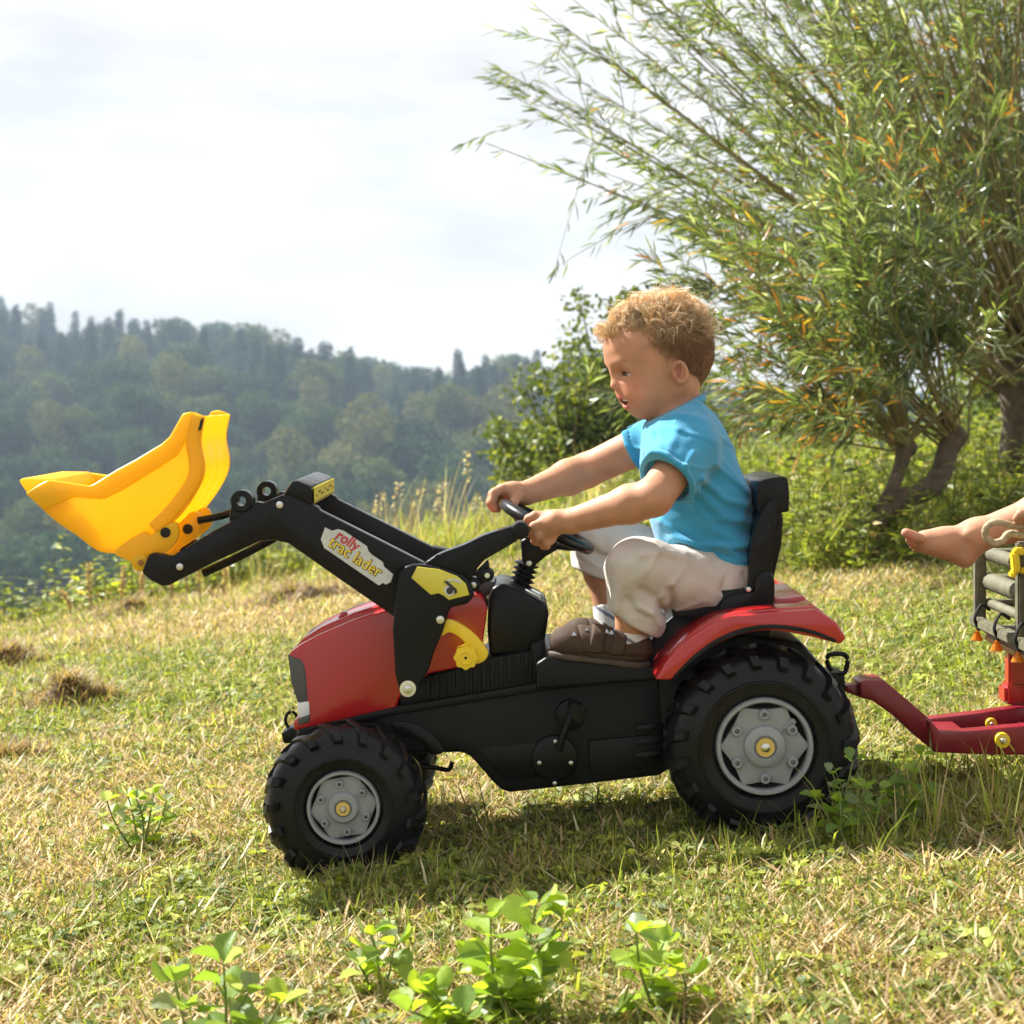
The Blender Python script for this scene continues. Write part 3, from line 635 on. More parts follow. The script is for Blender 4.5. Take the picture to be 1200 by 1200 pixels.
# bucket -------------------------------------------------------------------
bk = empty('loader_bucket', (0, 0, 0)); bk.parent = tr; bk.matrix_parent_inverse = Matrix.Translation(-tr.location)
lip_to_top = smooth_line([(30, 578), (52, 599), (68, 613), (89, 627), (110, 643), (124, 648), (140, 646), (165, 636), (190, 622), (213, 602), (234, 570), (240, 547), (235.5, 517), (240, 488)], 5)
BY = .140
def shell(name, line, thick, y0, y1, m, parent, ref=-BY, rib=0):
    """curved sheet of even thickness running across the bucket"""
    q = np.array([P(x, y, ref)[:] for x, y in line])[:, [0, 2]]
    tn = np.gradient(q, axis=0); tn /= np.linalg.norm(tn, axis=1, keepdims=True); nn = np.stack([-tn[:, 1], tn[:, 0]], 1)
    ys = np.linspace(y0, y1, 49); bm = bmesh.new(); G = []
    for side in (0, 1):
        rows = []
        for yk in ys:
            off = thick*side-rib*max(0, math.cos(yk*2*PI/.093))**.5*(1 if side == 0 else .6)
            rows.append([bm.verts.new((q[i, 0]+nn[i, 0]*off, yk, q[i, 1]+nn[i, 1]*off)) for i in range(len(q))])
        G.append(rows)
        for r0, r1 in zip(rows, rows[1:]):
            for i in range(len(q)-1): bm.faces.new((r0[i], r0[i+1], r1[i+1], r1[i]))
    for k in range(len(ys)-1):
        for i in (0, -1): bm.faces.new((G[0][k][i], G[0][k+1][i], G[1][k+1][i], G[1][k][i]))
    for i in range(len(q)-1):
        for k in (0, -1): bm.faces.new((G[0][k][i], G[0][k][i+1], G[1][k][i+1], G[1][k][i]))
    return bm_obj(name, bm, m, parent, angle=40)
shell('bucket_shell', lip_to_top, .005, -BY+.003, BY-.003, M_yel, bk, rib=.004)
side = [tuple(x) for x in lip_to_top]+[(228, 483), (215, 485), (207, 499), (199, 513), (190, 521), (160, 539), (136, 552), (112, 567), (106, 570), (99, 569), (80, 566), (57, 563), (44, 570)]
sd1 = ext('bucket_side', side, -BY, -BY+.005, M_yel, bk, .0015, ref=-BY)
rimband = [(30, 578), (44, 569), (57, 562), (80, 565), (99, 568), (106, 569), (112, 566), (136, 551), (160, 538), (190, 520), (199, 512), (207, 498), (215, 484), (228, 482), (222, 510), (208, 534), (180, 552), (145, 574), (122, 585), (105, 584), (88, 582), (66, 591), (54, 598)]
ext('side_flange', rimband, -BY-.008, -BY+.003, M_yel, sd1, .005, ref=-BY, seg=3)
def rib_strip(pts, w_): 
    p = smooth_line(pts, 6); tn = np.gradient(p, axis=0); tn /= np.linalg.norm(tn, axis=1, keepdims=True); nn = np.stack([-tn[:, 1], tn[:, 0]], 1); return [tuple(x) for x in p+nn*w_]+[tuple(x) for x in (p-nn*w_)[::-1]]
ext('side_rib', rib_strip([(231, 486), (226, 515), (230, 548), (224, 568), (203, 597), (180, 620)], 8), -BY-.007, -BY+.003, M_yel, sd1, .0045, ref=-BY, seg=3)
ext('side_slot', [(236, 492), (239, 490), (236, 503), (233, 505)], -BY-.0076, -BY, M_hole, sd1, 0, ref=-BY)
sd2 = mirror(sd1, bk)
M_pin = mat('rust_brown_pin', (.32, .12, .02), rough=.5)
for s in (-1, 1):
    br = ext('pivot_bracket', smooth_poly([(134, 646), (168, 623), (176, 628), (202, 612), (208, 620), (206, 634), (192, 648), (176, 650), (176, 660), (166, 668), (156, 660), (146, 655)], 3), -.150, -.128, M_yel, bk, .003, ref=-.150)
    cyl('bracket_boss', 165, 659, 10, -.158, -.130, M_yel, br, 28, .002, ref=-.15); cyl('boss_hole', 166, 659, 3.6, -.1588, -.14, M_pin, br, 14, .0003, ref=-.15)
    cyl('bracket_hole', 194, 624, 6, -.1522, -.14, M_hole, br, 20, .0004, ref=-.15)
    if s > 0: br.scale.y = -1
    br2 = ext('link_bracket', smooth_poly([(208, 612), (222, 601), (233, 602), (235, 620), (224, 632), (204, 645), (196, 650), (194, 646), (206, 632)], 3), s*.05-.010, s*.05+.010, M_yel, bk, .003, ref=-.06)
    cyl('bracket_hole', 220, 620, 6, s*.05-.0108, s*.05+.0108, M_hole, br2, 18, .0003, ref=-.06)
ext('lip_bar', [(30, 578), (44, 569), (50, 574), (40, 586)], -BY, BY, M_yel, bk, .002, ref=-BY)
t0 = None
for k in range(9):
    if t0 is None:
        t0 = ext('bucket_tooth', [(20.5, 563), (26, 560.5), (62, 561), (70, 574), (48, 583), (32, 580), (27, 573)], -BY+.004, -BY+.024, M_yel, bk, .004, ref=-BY, seg=2); o = t0
    else:
        o = t0.copy(); C.objects.link(o)
    o.location.y = k*(2*BY-.028)/8
# ------------------------------------------------------------------ implicit-surface figures
def rc(p, a, b, ra, rb):
    a = np.asarray(a, np.float32); b = np.asarray(b, np.float32); ba = b-a; pa = p-a
    t = np.clip(pa @ ba/(ba @ ba+1e-12), 0, 1)
    return np.sqrt(((pa-t[:, None]*ba)**2).sum(1))-(ra+(rb-ra)*t)
def el(p, c, r, R=None):
    q = p-np.asarray(c, np.float32)
    if R is not None: q = q @ R
    r = np.asarray(r, np.float32); k0 = np.sqrt(((q/r)**2).sum(1)); k1 = np.sqrt(((q/(r*r))**2).sum(1))+1e-9
    return k0*(k0-1)/k1
def smin(a, b, k):
    h = np.clip(.5+.5*(b-a)/k, 0, 1); return b+(a-b)*h-k*h*(1-h)
def smax(a, b, k): return -smin(-a, -b, k)
def chain(p, pts, k=.01):
    d = None
    for (a, ra), (b, rb) in zip(pts, pts[1:]):
        e = rc(p, a, b, ra, rb); d = e if d is None else smin(d, e, k)
    return d
def sdf_mesh(name, fn, lo, hi, h, m, parent=None, col=None, relax=1):
    lo = np.array(lo, np.float32); hi = np.array(hi, np.float32); B = 8
    nb = np.ceil((hi-lo)/(h*B)).astype(int); n = nb*B
    ax = [lo[i]+h*np.arange(n[i], dtype=np.float32) for i in range(3)]
    cb = [lo[i]+h*(B*np.arange(nb[i])+(B-1)/2).astype(np.float32) for i in range(3)]
    G = np.stack(np.meshgrid(*cb, indexing='ij'), -1).reshape(-1, 3).astype(np.float32)
    dc = fn(G); act = np.abs(dc) < h*B*.866*1.6
    V = np.repeat(np.repeat(np.repeat(np.where(dc < 0, -1., 1.).astype(np.float32).reshape(nb), B, 0), B, 1), B, 2)
    ids = np.argwhere(act.reshape(nb)); o = np.stack(np.meshgrid(*[np.arange(B)]*3, indexing='ij'), -1).reshape(-1, 3)
    for k in range(0, len(ids), 700):
        gi = (ids[k:k+700, None]*B+o[None]).reshape(-1, 3)
        V[gi[:, 0], gi[:, 1], gi[:, 2]] = fn((lo+h*gi).astype(np.float32))
    ins = V < 0
    cnt = np.zeros(tuple(n-1), np.uint8); sl = lambda a: (slice(a, None) if a else slice(None, -1))
    for a in (0, 1):
        for b in (0, 1):
            for c in (0, 1): cnt += ins[sl(a), sl(b), sl(c)]
    cells = np.argwhere((cnt > 0) & (cnt < 8)); idx = np.full(tuple(n-1), -1, np.int32); idx[tuple(cells.T)] = np.arange(len(cells))
    corner = [(a, b, c) for a in (0, 1) for b in (0, 1) for c in (0, 1)]
    val = {q: V[cells[:, 0]+q[0], cells[:, 1]+q[1], cells[:, 2]+q[2]] for q in corner}
    acc = np.zeros((len(cells), 3), np.float32); num = np.zeros(len(cells), np.float32)
    for q in corner:
        for d in range(3):
            if q[d] == 0:
                q2 = list(q); q2[d] = 1; q2 = tuple(q2); va, vb = val[q], val[q2]; x = (va < 0) != (vb < 0)
                tt = np.where(x, va/(va-vb+1e-12), 0); pt = np.tile(np.array(q, np.float32), (len(cells), 1)); pt[:, d] += tt
                acc[x] += pt[x]; num[x] += 1
    verts = lo+h*(cells+acc/num[:, None]); quads = []
    for d in range(3):
        s0 = [slice(None)]*3; s1 = [slice(None)]*3; s0[d] = slice(None, -1); s1[d] = slice(1, None)
        A = ins[tuple(s0)]; Bq = ins[tuple(s1)]; e = np.argwhere(A != Bq); u, v = (d+1) % 3, (d+2) % 3
        ok = (e[:, u] > 0) & (e[:, v] > 0) & (e[:, u] < n[u]-1) & (e[:, v] < n[v]-1); e = e[ok]; flip = A[tuple(e.T)]
        def cell(du, dv):
            q = e.copy(); q[:, u] -= du; q[:, v] -= dv; return idx[tuple(q.T)]
        Q = np.stack([cell(1, 1), cell(0, 1), cell(0, 0), cell(1, 0)], 1); Q[~flip] = Q[~flip][:, ::-1]; quads.append(Q)
    F = np.concatenate(quads); F = F[(F >= 0).all(1)]
    for _ in range(relax):                                                  # light smoothing of the net
        s = np.zeros_like(verts); c_ = np.zeros(len(verts), np.float32)
        for a, b in ((0, 1), (1, 2), (2, 3), (3, 0)):
            np.add.at(s, F[:, a], verts[F[:, b]]); np.add.at(c_, F[:, a], 1); np.add.at(s, F[:, b], verts[F[:, a]]); np.add.at(c_, F[:, b], 1)
        verts = verts*.5+.5*s/np.maximum(c_, 1)[:, None]
    return np_obj(name, verts, F, m, parent, True, col(verts) if col else None)
def n3(p, s, seed, k=5):
    r = np.random.default_rng(seed); v = 0
    for _ in range(k):
        dv = r.normal(size=3); dv = (dv/np.linalg.norm(dv)*s*r.uniform(.7, 1.5)).astype(np.float32); v = v+np.sin(p @ dv+r.uniform(0, 6.28))
    return v/k
def rotmat(ax, deg):
    return np.array(Matrix.Rotation(math.radians(deg), 3, ax), np.float32)
def pp(px, py, Y): return np.array(P(px, py, Y)[:], np.float32)

M_skin = mat('skin', (.46, .225, .125), rough=.58, spec=.28, attr=True, sss=.20, var=.11, vscale=38, bump=.14, bscale=420)
M_shirt = mat('blue_jersey', (.045, .31, .52), rough=.85, spec=.2, var=.06, vscale=25, bump=.22, bscale=1300, sheen=.3, trans=.10, tcol=(.03, .40, .70))
M_pants = mat('beige_cotton', (.56, .50, .445), rough=.9, spec=.2, var=.07, vscale=30, bump=.25, bscale=1100, sheen=.2, trans=.08, tcol=(.6, .5, .4))
M_shoe = mat('brown_suede', (.062, .037, .023), rough=.8, spec=.25, var=.2, vscale=60, bump=.3, bscale=600)
M_sole = mat('brown_rubber_sole', (.060, .042, .030), rough=.7, var=.15)
M_sock = mat('white_sock', (.70, .69, .68), rough=.9, bump=.3, bscale=900, attr=True)
M_hair = mat('blond_brown_hair', (.25, .14, .06), rough=.38, spec=.5, attr=True, trans=.22, tcol=(1.3, 1.15, .9))
M_cap = mat('close_cropped_hair', (.25, .14, .06), rough=.85, spec=.15, attr=True, bump=.5, bscale=400)
M_eye = mat('eye', (.8, .8, .8), rough=.12, spec=.6, attr=True)
M_lash = mat('lash', (.03, .018, .012), rough=.6)
M_teeth = mat('teeth', (.85, .82, .76), rough=.25)
M_tongue = mat('tongue', (.55, .16, .14), rough=.3)

# ---- the boy ----------------------------------------------------------
boy = empty('person', P(830, 700, 0), 'curly-haired small boy in blue t-shirt and beige trousers driving the toy tractor', 'person')
HY = 14.0                                                                    # degrees the head is turned towards the viewer
HC = pp(775, 425, 0); HR = rotmat('Z', -HY)
def hp(px, py, w): return np.array([(px-600)/680., w, CAMZ+(HORY-py)/680.], np.float32)
def to_head(p): return (p-HC) @ HR.T+HC
def from_head(q): return (q-HC) @ HR+HC
EYES = [hp(732.5, 438.5, s*.0265) for s in (-1, 1)]
def head_sdf(pw):
    p = to_head(pw); ps = p.copy(); ps[:, 1] = np.abs(ps[:, 1])
    d = el(p, hp(775, 409, 0), (.086, .071, .080))
    d = smin(d, el(p, hp(741, 408, 0), (.050, .056, .050)), .03)           # forehead
    d = smin(d, el(p, hp(757, 443, 0), (.053, .054, .062)), .03)           # face
    d = smin(d, el(ps, hp(747, 459, .027), (.027, .026, .028)), .022)      # cheeks
    d = smin(d, el(p, hp(752, 477, 0), (.019, .022, .018)), .018)          # chin
    d = smin(d, rc(ps, hp(790, 452, .042), hp(760, 476, .022), .020, .016), .025)   # jaw line
    d = smin(d, el(ps, hp(721, 425, .020), (.010, .020, .006)), .014)      # brow
    d = smax(d, -el(ps, hp(716, 438, .0265), (.0125, .013, .0085)), .012)   # eye hollow
    d = smin(d, el(ps, hp(732.5, 438.5, .0265), (.0137, .0148, .0135)), .006)    # lids over the eyeball
    lid = el(ps, hp(731, 438.4, .0285), (.0175, .0168, .0036)); d = smax(d, -lid, .0016)
    nose = rc(p, hp(718, 436, 0), hp(721.5, 450, 0), .0058, .0078)
    nose = smin(nose, el(p, hp(719.3, 451.5, 0), (.0094, .0096, .0084)), .006)
    nose = smin(nose, el(ps, hp(727.5, 454, .0090), (.0068, .0060, .0058)), .005)
    d = smin(d, nose, .009)
    d = smax(d, -el(ps, hp(726, 458, .005), (.0035, .0026, .003)), .002)
    p = p.copy(); p[:, 2] -= np.minimum(6.0*p[:, 1]**2, .004)
    d = smin(d, el(p, hp(735, 463, 0), (.014, .022, .011)), .012)          # muzzle
    d = smin(d, el(p, hp(741, 474, 0), (.012, .018, .010)), .010)
    d = smin(d, el(p, hp(730, 465.0, 0), (.0076, .0225, .0042)), .004)     # upper lip
    d = smin(d, el(p, hp(735.5, 476.8, 0), (.0088, .0195, .0050)), .004)     # lower lip
    d = smax(d, -el(p, hp(733, 470.7, 0), (.020, .0230, .0050)), .0022)    # open mouth
    # ear
    er = rotmat('Y', -14); erz = er @ rotmat('Z', 18)
    e = el(ps, hp(781, 437, .0735), (.0142, .0075, .0215), erz)
    e = smax(e, -el(ps, hp(779, 436, .0810), (.0098, .0105, .0160), erz), .002)
    e = smin(e, el(ps, hp(775, 440, .0730), (.004, .004, .005)), .004)
    e = smin(e, rc(ps, hp(784, 429, .0765), hp(782, 442, .0765), .0024, .0024), .003)
    d = smin(d, e, .004)
    return d
NECK = [(pp(792, 455, 0), .040), (pp(797, 490, 0), .039), (pp(805, 520, 0), .05)]
SHN, ELN, WRN = pp(808, 527, -.108), pp(766, 583, -.185), pp(668, 611, -.135)
SHF, ELF, WRF = pp(770, 513, .108), pp(686, 552, .150), pp(616, 578, .085)
HIPN, KNN, ANN = pp(838, 688, -.060), pp(748, 668, -.140), pp(738, 752, -.125)
HIPF, KNF, ANF = pp(822, 676, .060), pp(704, 634, .110), pp(716, 728, .080)
def torso_sdf(p, g=0.0):
    R = rotmat('Y', -12)
    d = el(p, pp(806, 532, 0), (.070+g, .098+g, .080+g), R)
    d = smin(d, el(p, pp(822, 600, 0), (.084+g, .098+g, .095+g), R), .05)
    d = smin(d, el(p, pp(838, 662, 0), (.078+g, .105+g, .065+g)), .04)
    d = smin(d, rc(p, pp(800, 512, -.075), pp(800, 512, .075), .044+g, .044+g), .03)
    return d
def arm_sdf(p, sh, eb, wr, g=0.0, r=(.036, .030, .031, .0205)):
    d = rc(p, sh, eb, r[0]+g, r[1]+g); f = eb+(wr-eb)*.28
    d = smin(d, rc(p, eb, f, r[1]+g, r[2]+g), .012); return smin(d, rc(p, f, wr, r[2]+g, r[3]+g), .012)
HANDN = dict(palm=[(WRN, .0195), (pp(652, 611, -.132), .0205)], row=[pp(637, 605, -.122), pp(634, 614, -.130), pp(637, 624, -.130), pp(645, 632, -.124)],
             fingers=[[pp(627, 604.5, -.120), pp(619.5, 608, -.115), pp(616, 613, -.106)], [pp(626, 617, -.131), pp(621, 623, -.124), pp(622, 627, -.108)], [pp(631, 628, -.132), pp(627, 633.5, -.123), pp(630, 636, -.106)], [pp(640.5, 635.5, -.126), pp(637.5, 639, -.116), pp(641, 640, -.102)]],
             thumb=[pp(653, 606, -.115), pp(642, 603, -.100), pp(632, 606, -.092)])
HANDF = dict(palm=[(WRF, .0195), (pp(601, 577, .062), .0200)], row=[pp(589.5, 573, .040), pp(587, 573.5, .052), pp(587, 575, .064), pp(589, 577.5, .075)],
             fingers=[[pp(580, 577, .034), pp(576.5, 588, .030), pp(580, 596, .030)], [pp(577.5, 579, .048), pp(574.5, 589, .046), pp(578, 596, .044)], [pp(578, 582, .060), pp(576, 591, .058), pp(580, 597, .056)], [pp(581, 585, .072), pp(579, 592, .070), pp(583, 597, .068)]],
             thumb=[pp(605, 582, .045), pp(601, 590, .030), pp(594, 594, .022)])
def hand_sdf(p, H):
    (w0, r0), (m0, r1) = H['palm']; d = rc(p, w0, m0, r0, r1*.86)
    for k in H['row']: d = smin(d, rc(p, m0, k, .0145, .0088), .010)
    for k, f in zip(H['row'], H['fingers']):
        pts = [(k, .0086)]+[(q, r_) for q, r_ in zip(f, (.0081, .0074, .0064))]
        d = smin(d, chain(p, pts, .003), .0030)
    t_ = H['thumb']; d = smin(d, chain(p, [(m0, .013), (t_[0], .0098), (t_[1], .0084), (t_[2], .0070)], .004), .005)
    return d
def far_from(p, c, r):                                                       # cheap bound so that fine shapes are only evaluated near themselves
    return ((p-c)**2).sum(1) > r*r
def bounded(fn, c, r):
    def g(p):
        d2 = np.sqrt(((p-c)**2).sum(1)); o = d2-r*.75; m_ = d2 < r
        if m_.any(): o[m_] = fn(p[m_])
        return o
    return g
headb = bounded(head_sdf, hp(770, 425, 0), .20)
hnb = bounded(lambda p: hand_sdf(p, HANDN), pp(642, 615, -.12), .11); hfb = bounded(lambda p: hand_sdf(p, HANDF), pp(592, 582, .055), .11)
def boy_body(p):
    d = smin(headb(p), chain(p, NECK, .02), .018)
    d = smin(d, torso_sdf(p, -.008), .03)
    for a in ((SHN, ELN, WRN), (SHF, ELF, WRF)): d = smin(d, arm_sdf(p, *a), .02)
    d = smin(d, hnb(p), .008); d = smin(d, hfb(p), .008)
    for hpj, kn_, an_, g in ((HIPN, KNN, ANN, 0), (HIPF, KNF, ANF, 0)):
        leg = rc(p, hpj, kn_, .052, .038); mid = kn_+(an_-kn_)*.35
        leg = smin(leg, rc(p, kn_, mid, .036, .037), .015); leg = smin(leg, rc(p, mid, an_, .035, .024), .015)
        foot = rc(p, an_+np.array([.002, 0, -.006 if hpj is HIPN else -.020], np.float32), an_+np.array([-.070 if hpj is HIPN else -.045, 0, -.012 if hpj is HIPN else -.030], np.float32), .019, .013)
        d = smin(d, smin(leg, foot, .015), .02)
    return d
def skin_col(v):
    q = to_head(v); qs = q.copy(); qs[:, 1] = np.abs(qs[:, 1]); base = np.tile(np.array([.465, .235, .135]), (len(v), 1))
    def blend(c, d, soft, amt=1.0):
        nonlocal base
        t_ = (np.clip(1-d/soft, 0, 1)*amt)[:, None]; base = base*(1-t_)+np.array(c)*t_
    blend((.54, .22, .14), np.maximum(el(qs, hp(738, 458, .034), (.02, .02, .018)), 0), .02, .6)            # cheeks
    qm = q.copy(); qm[:, 2] -= np.minimum(6.0*qm[:, 1]**2, .004)
    blend((.52, .165, .12), np.maximum(np.minimum(el(qm, hp(728, 465.6, 0), (.012, .0225, .0038)), el(qm, hp(733.5, 476.6, 0), (.013, .0195, .0044))), 0), .0022, .95)
    blend((.22, .05, .045), np.maximum(el(qm, hp(734, 470.8, 0), (.016, .0215, .0040)), 0), .0015, .9)
    blend((.17, .09, .05), np.maximum(el(qs, hp(722, 424.5, .028), (.014, .019, .0018)), 0), .0035, .3)     # eyebrow
    blend((.30, .12, .08), np.maximum(el(qs, hp(731, 434.0, .0285), (.016, .016, .0012)), 0), .002, .55)    # lid edge
    blend((.40, .17, .11), np.maximum(el(qs, hp(779, 437, .077), (.009, .008, .014)), 0), .004, .8)  # shadow inside the ear bowl, painted in as darker red skin
    blend((.55, .23, .15), np.maximum(el(qs, hp(717, 452, 0), (.010, .011, .009)), 0), .008, .6)
    for H in (HANDN, HANDF):
        for f in H['fingers']: blend((.56, .24, .16), np.maximum(np.sqrt(((v-f[2])**2).sum(1))-.006, 0), .008, .6)
    return base
body = sdf_mesh('body', boy_body, (-.06, -.24, .25), (.46, .22, .985), .0021, M_skin, boy, skin_col, relax=1)

for s, ec in zip((-1, 1), EYES):                                             # eyes
    n_ = 20; th = np.linspace(0, PI, n_); ph = np.linspace(0, 2*PI, 28, endpoint=False)
    look = np.array([-.96, s*.16, .02]); look /= np.linalg.norm(look)
    u = np.cross(look, [0, 0, 1.]); u /= np.linalg.norm(u); v_ = np.cross(u, look)
    pts = (look*np.cos(th)[:, None, None]+(u*np.cos(ph)[None, :, None]+v_*np.sin(ph)[None, :, None])*np.sin(th)[:, None, None])
    cols = np.where(th[:, None, None] < .30, (.01, .008, .008), np.where(th[:, None, None] < .62, (.10, .055, .03), (.80, .78, .76))); cols = np.broadcast_to(cols, pts.shape)
    I_ = np.arange(n_*28).reshape(n_, 28); F_ = np.stack([I_[:-1], np.roll(I_[:-1], -1, 1), np.roll(I_[1:], -1, 1), I_[1:]], -1).reshape(-1, 4)
    np_obj('eye', from_head(ec+pts.reshape(-1, 3)*.0123), F_, M_eye, boy, True, cols.reshape(-1, 3))
    L0 = [(ec+np.array([-.0142*math.cos(a), s*.0152*math.sin(a), .0036-.0022*(a/1.2)**2])) for a in np.linspace(-.7, 1.62, 11)]
    tube('eyelash', [from_head(np.array(x)) for x in L0], .0011, M_lash, boy, 6, 2)
tq = from_head(hp(735, 466.8, 0)); 
for nm, c_, r_, m_ in (('teeth', hp(735, 468.6, 0), (.0100, .0185, .0030), M_teeth), ('tongue', hp(740, 473.5, 0), (.010, .0110, .0030), M_tongue)):
    bm = bmesh.new(); bmesh.ops.create_uvsphere(bm, u_segments=18, v_segments=10, radius=1); bmesh.ops.transform(bm, matrix=Matrix.Diagonal((*r_, 1)), verts=bm.verts)
    for v_ in bm.verts: v_.co = Vector(from_head(np.array(v_.co)+c_))
    bm_obj(nm, bm, m_, boy, True)

# shirt: body of cloth with ridged folds, open sleeves, collar band and shoulder tab
def folds(p, d, lines, k=.010):
    for a, b, ra, rb in lines: d = smin(d, rc(p, a, b, ra, rb), k)
    return d
SLN = SHN+(ELN-SHN)*.66; SLF = SHF+(ELF-SHF)*.34
def ridge(p, pts, depth, width):
    """crease along a polyline of the side view, on the half of the cloth the polyline lies on"""
    d = None; q = p[:, [0, 2]]; sg = np.sign(np.mean([a[1] for a in pts])+1e-6)
    for a, b in zip(pts, pts[1:]):
        a = a[[0, 2]]; ba = b[[0, 2]]-a; pa = q-a; t_ = np.clip(pa @ ba/(ba @ ba), 0, 1); e = np.sqrt(((pa-t_[:, None]*ba)**2).sum(1)); d = e if d is None else np.minimum(d, e)
    ln = sum(np.linalg.norm(b-a) for a, b in zip(pts, pts[1:]))
    side = np.clip(.5+p[:, 1]*sg/.03, 0, 1)
    return depth*np.exp(-(d/width)**2)*side
SHIRT_CREASES = [([pp(822, 560, -.115), pp(850, 585, -.115), pp(876, 592, -.08)], .006, .009), ([pp(818, 575, -.12), pp(850, 606, -.12), pp(880, 612, -.07)], .005, .010),
    ([pp(812, 590, -.12), pp(835, 622, -.12), pp(872, 634, -.09)], .006, .011), ([pp(790, 632, -.10), pp(830, 640, -.125), pp(876, 640, -.09)], .006, .009),
    ([pp(775, 612, -.09), pp(800, 632, -.12), pp(826, 650, -.12)], .005, .009), ([pp(840, 545, -.10), pp(862, 562, -.09), pp(876, 575, -.05)], .004, .009),
    ([pp(792, 500, -.10), pp(780, 522, -.12), pp(772, 548, -.14)], .0040, .012),
    ([pp(772, 505, -.06), pp(762, 535, -.075), pp(760, 575, -.07)], .005, .010), ([pp(760, 505, -.02), pp(750, 540, -.03), pp(752, 590, -.04)], .006, .009),
    ([pp(812, 530, -.15), pp(800, 548, -.165), pp(790, 562, -.17)], .004, .007), ([pp(845, 640, -.11), pp(862, 652, -.10), pp(878, 655, -.07)], .005, .007)]
def shirt_sdf(p):
    d = torso_sdf(p, .006)
    d = smin(d, rc(p, pp(794, 500, -.03), pp(794, 500, .03), .056, .056), .02)
    sn = rc(p, SHN, SLN, .047, .049); sf = rc(p, SHF, SLF, .047, .047)
    d = smin(d, sn, .025); d = smin(d, sf, .025)
    for pts, dep, wd in SHIRT_CREASES: d = d-ridge(p, pts, dep*1.25, wd*.8)
    d = d-.0016*n3(p, 60, 3)-.001*n3(p, 150, 5)-.0024*np.maximum(0, 1-np.abs(n3(p*np.array([1, 1, 1.6], np.float32), 46, 8))/.22)
    axn = (ELN-SHN)/np.linalg.norm(ELN-SHN); axf = (ELF-SHF)/np.linalg.norm(ELF-SHF)
    # cut sleeves square and hollow them round the arm
    for sh_, sl_, ax_, eb in ((SHN, SLN, axn, ELN), (SHF, SLF, axf, ELF)):
        near = rc(p, sh_+ax_*.03, eb, .085, .085); cut = (p-sl_) @ ax_; d = np.where(near < 0, smax(d-.0018*np.exp(-((cut+.006)/.005)**2)+.0016*np.exp(-((cut+.014)/.0022)**2), cut, .003), d)
        hol = smax(rc(p, sh_, eb, .0415, .0415), -((p-(sl_-ax_*.02)) @ ax_), .003); d = smax(d, -hol, .003)
    # hem and neck opening
    hn = np.array([-.16, 0, -1.0], np.float32); hn /= np.linalg.norm(hn)
    hem0 = pp(820, 652, 0); hc_ = (p-hem0) @ hn-.0035*n3(p, 45, 9); d = smax(d-.0015*np.exp(-((hc_+.006)/.005)**2)+.0016*np.exp(-((hc_+.015)/.0022)**2), hc_, .003)
    nn_ = np.array([-.45, 0, .9], np.float32); nn_ /= np.linalg.norm(nn_); d = smax(d, (p-pp(790, 478, 0)) @ nn_, .004)
    d = smax(d, -smax(rc(p, pp(786, 452, 0), pp(797, 497, 0), .0455, .0455), -((p-pp(792, 494, 0)) @ nn_), .003), .003)
    return d
shirt = sdf_mesh('t_shirt', shirt_sdf, (.16, -.24, .44), (.46, .22, .80), .0023, M_shirt, boy)
nn_ = np.array([-.45, 0, .9]); nn_ /= np.linalg.norm(nn_); cu = np.cross(nn_, [0, 1., 0]); cu /= np.linalg.norm(cu)
cc_ = pp(791.5, 482, 0).astype(float)
tube('collar', [cc_+cu*.0515*math.cos(a)+np.array([0, .0535*math.sin(a), 0]) for a in np.linspace(0, 2*PI, 33)], .0078, M_shirt, shirt, 8, 0)

# trousers
def pant_leg(p, hpj, kn_, cuff, g, rk):
    d = rc(p, hpj, kn_, .060, rk); return smin(d, rc(p, kn_, cuff, rk, rk*.90), .02)
CFN = pp(744, 730, -.130); CFF = pp(699, 672, .095)
PANT_CREASES = [([pp(776, 716, -.13), pp(768, 700, -.17), pp(752, 690, -.18)], -.008, .007), ([pp(772, 730, -.12), pp(764, 718, -.165), pp(748, 712, -.178)], .007, .007),
    ([pp(735, 700, -.17), pp(745, 716, -.175), pp(758, 722, -.17)], -.006, .005), ([pp(784, 690, -.15), pp(790, 705, -.15), pp(786, 714, -.13)], -.008, .006),
    ([pp(835, 660, -.11), pp(852, 672, -.12), pp(846, 690, -.12)], -.005, .006), ([pp(748, 648, -.17), pp(775, 644, -.15), pp(800, 650, -.13)], .006, .008),
    ([pp(730, 660, -.16), pp(724, 690, -.16), pp(722, 712, -.15)], .006, .009), ([pp(870, 672, -.09), pp(880, 684, -.08), pp(884, 690, -.05)], -.004, .005),
    ([pp(690, 640, .06), pp(700, 650, .05), pp(716, 656, .05)], -.007, .006), ([pp(680, 650, .07), pp(700, 664, .05), pp(718, 676, .05)], .006, .006)]
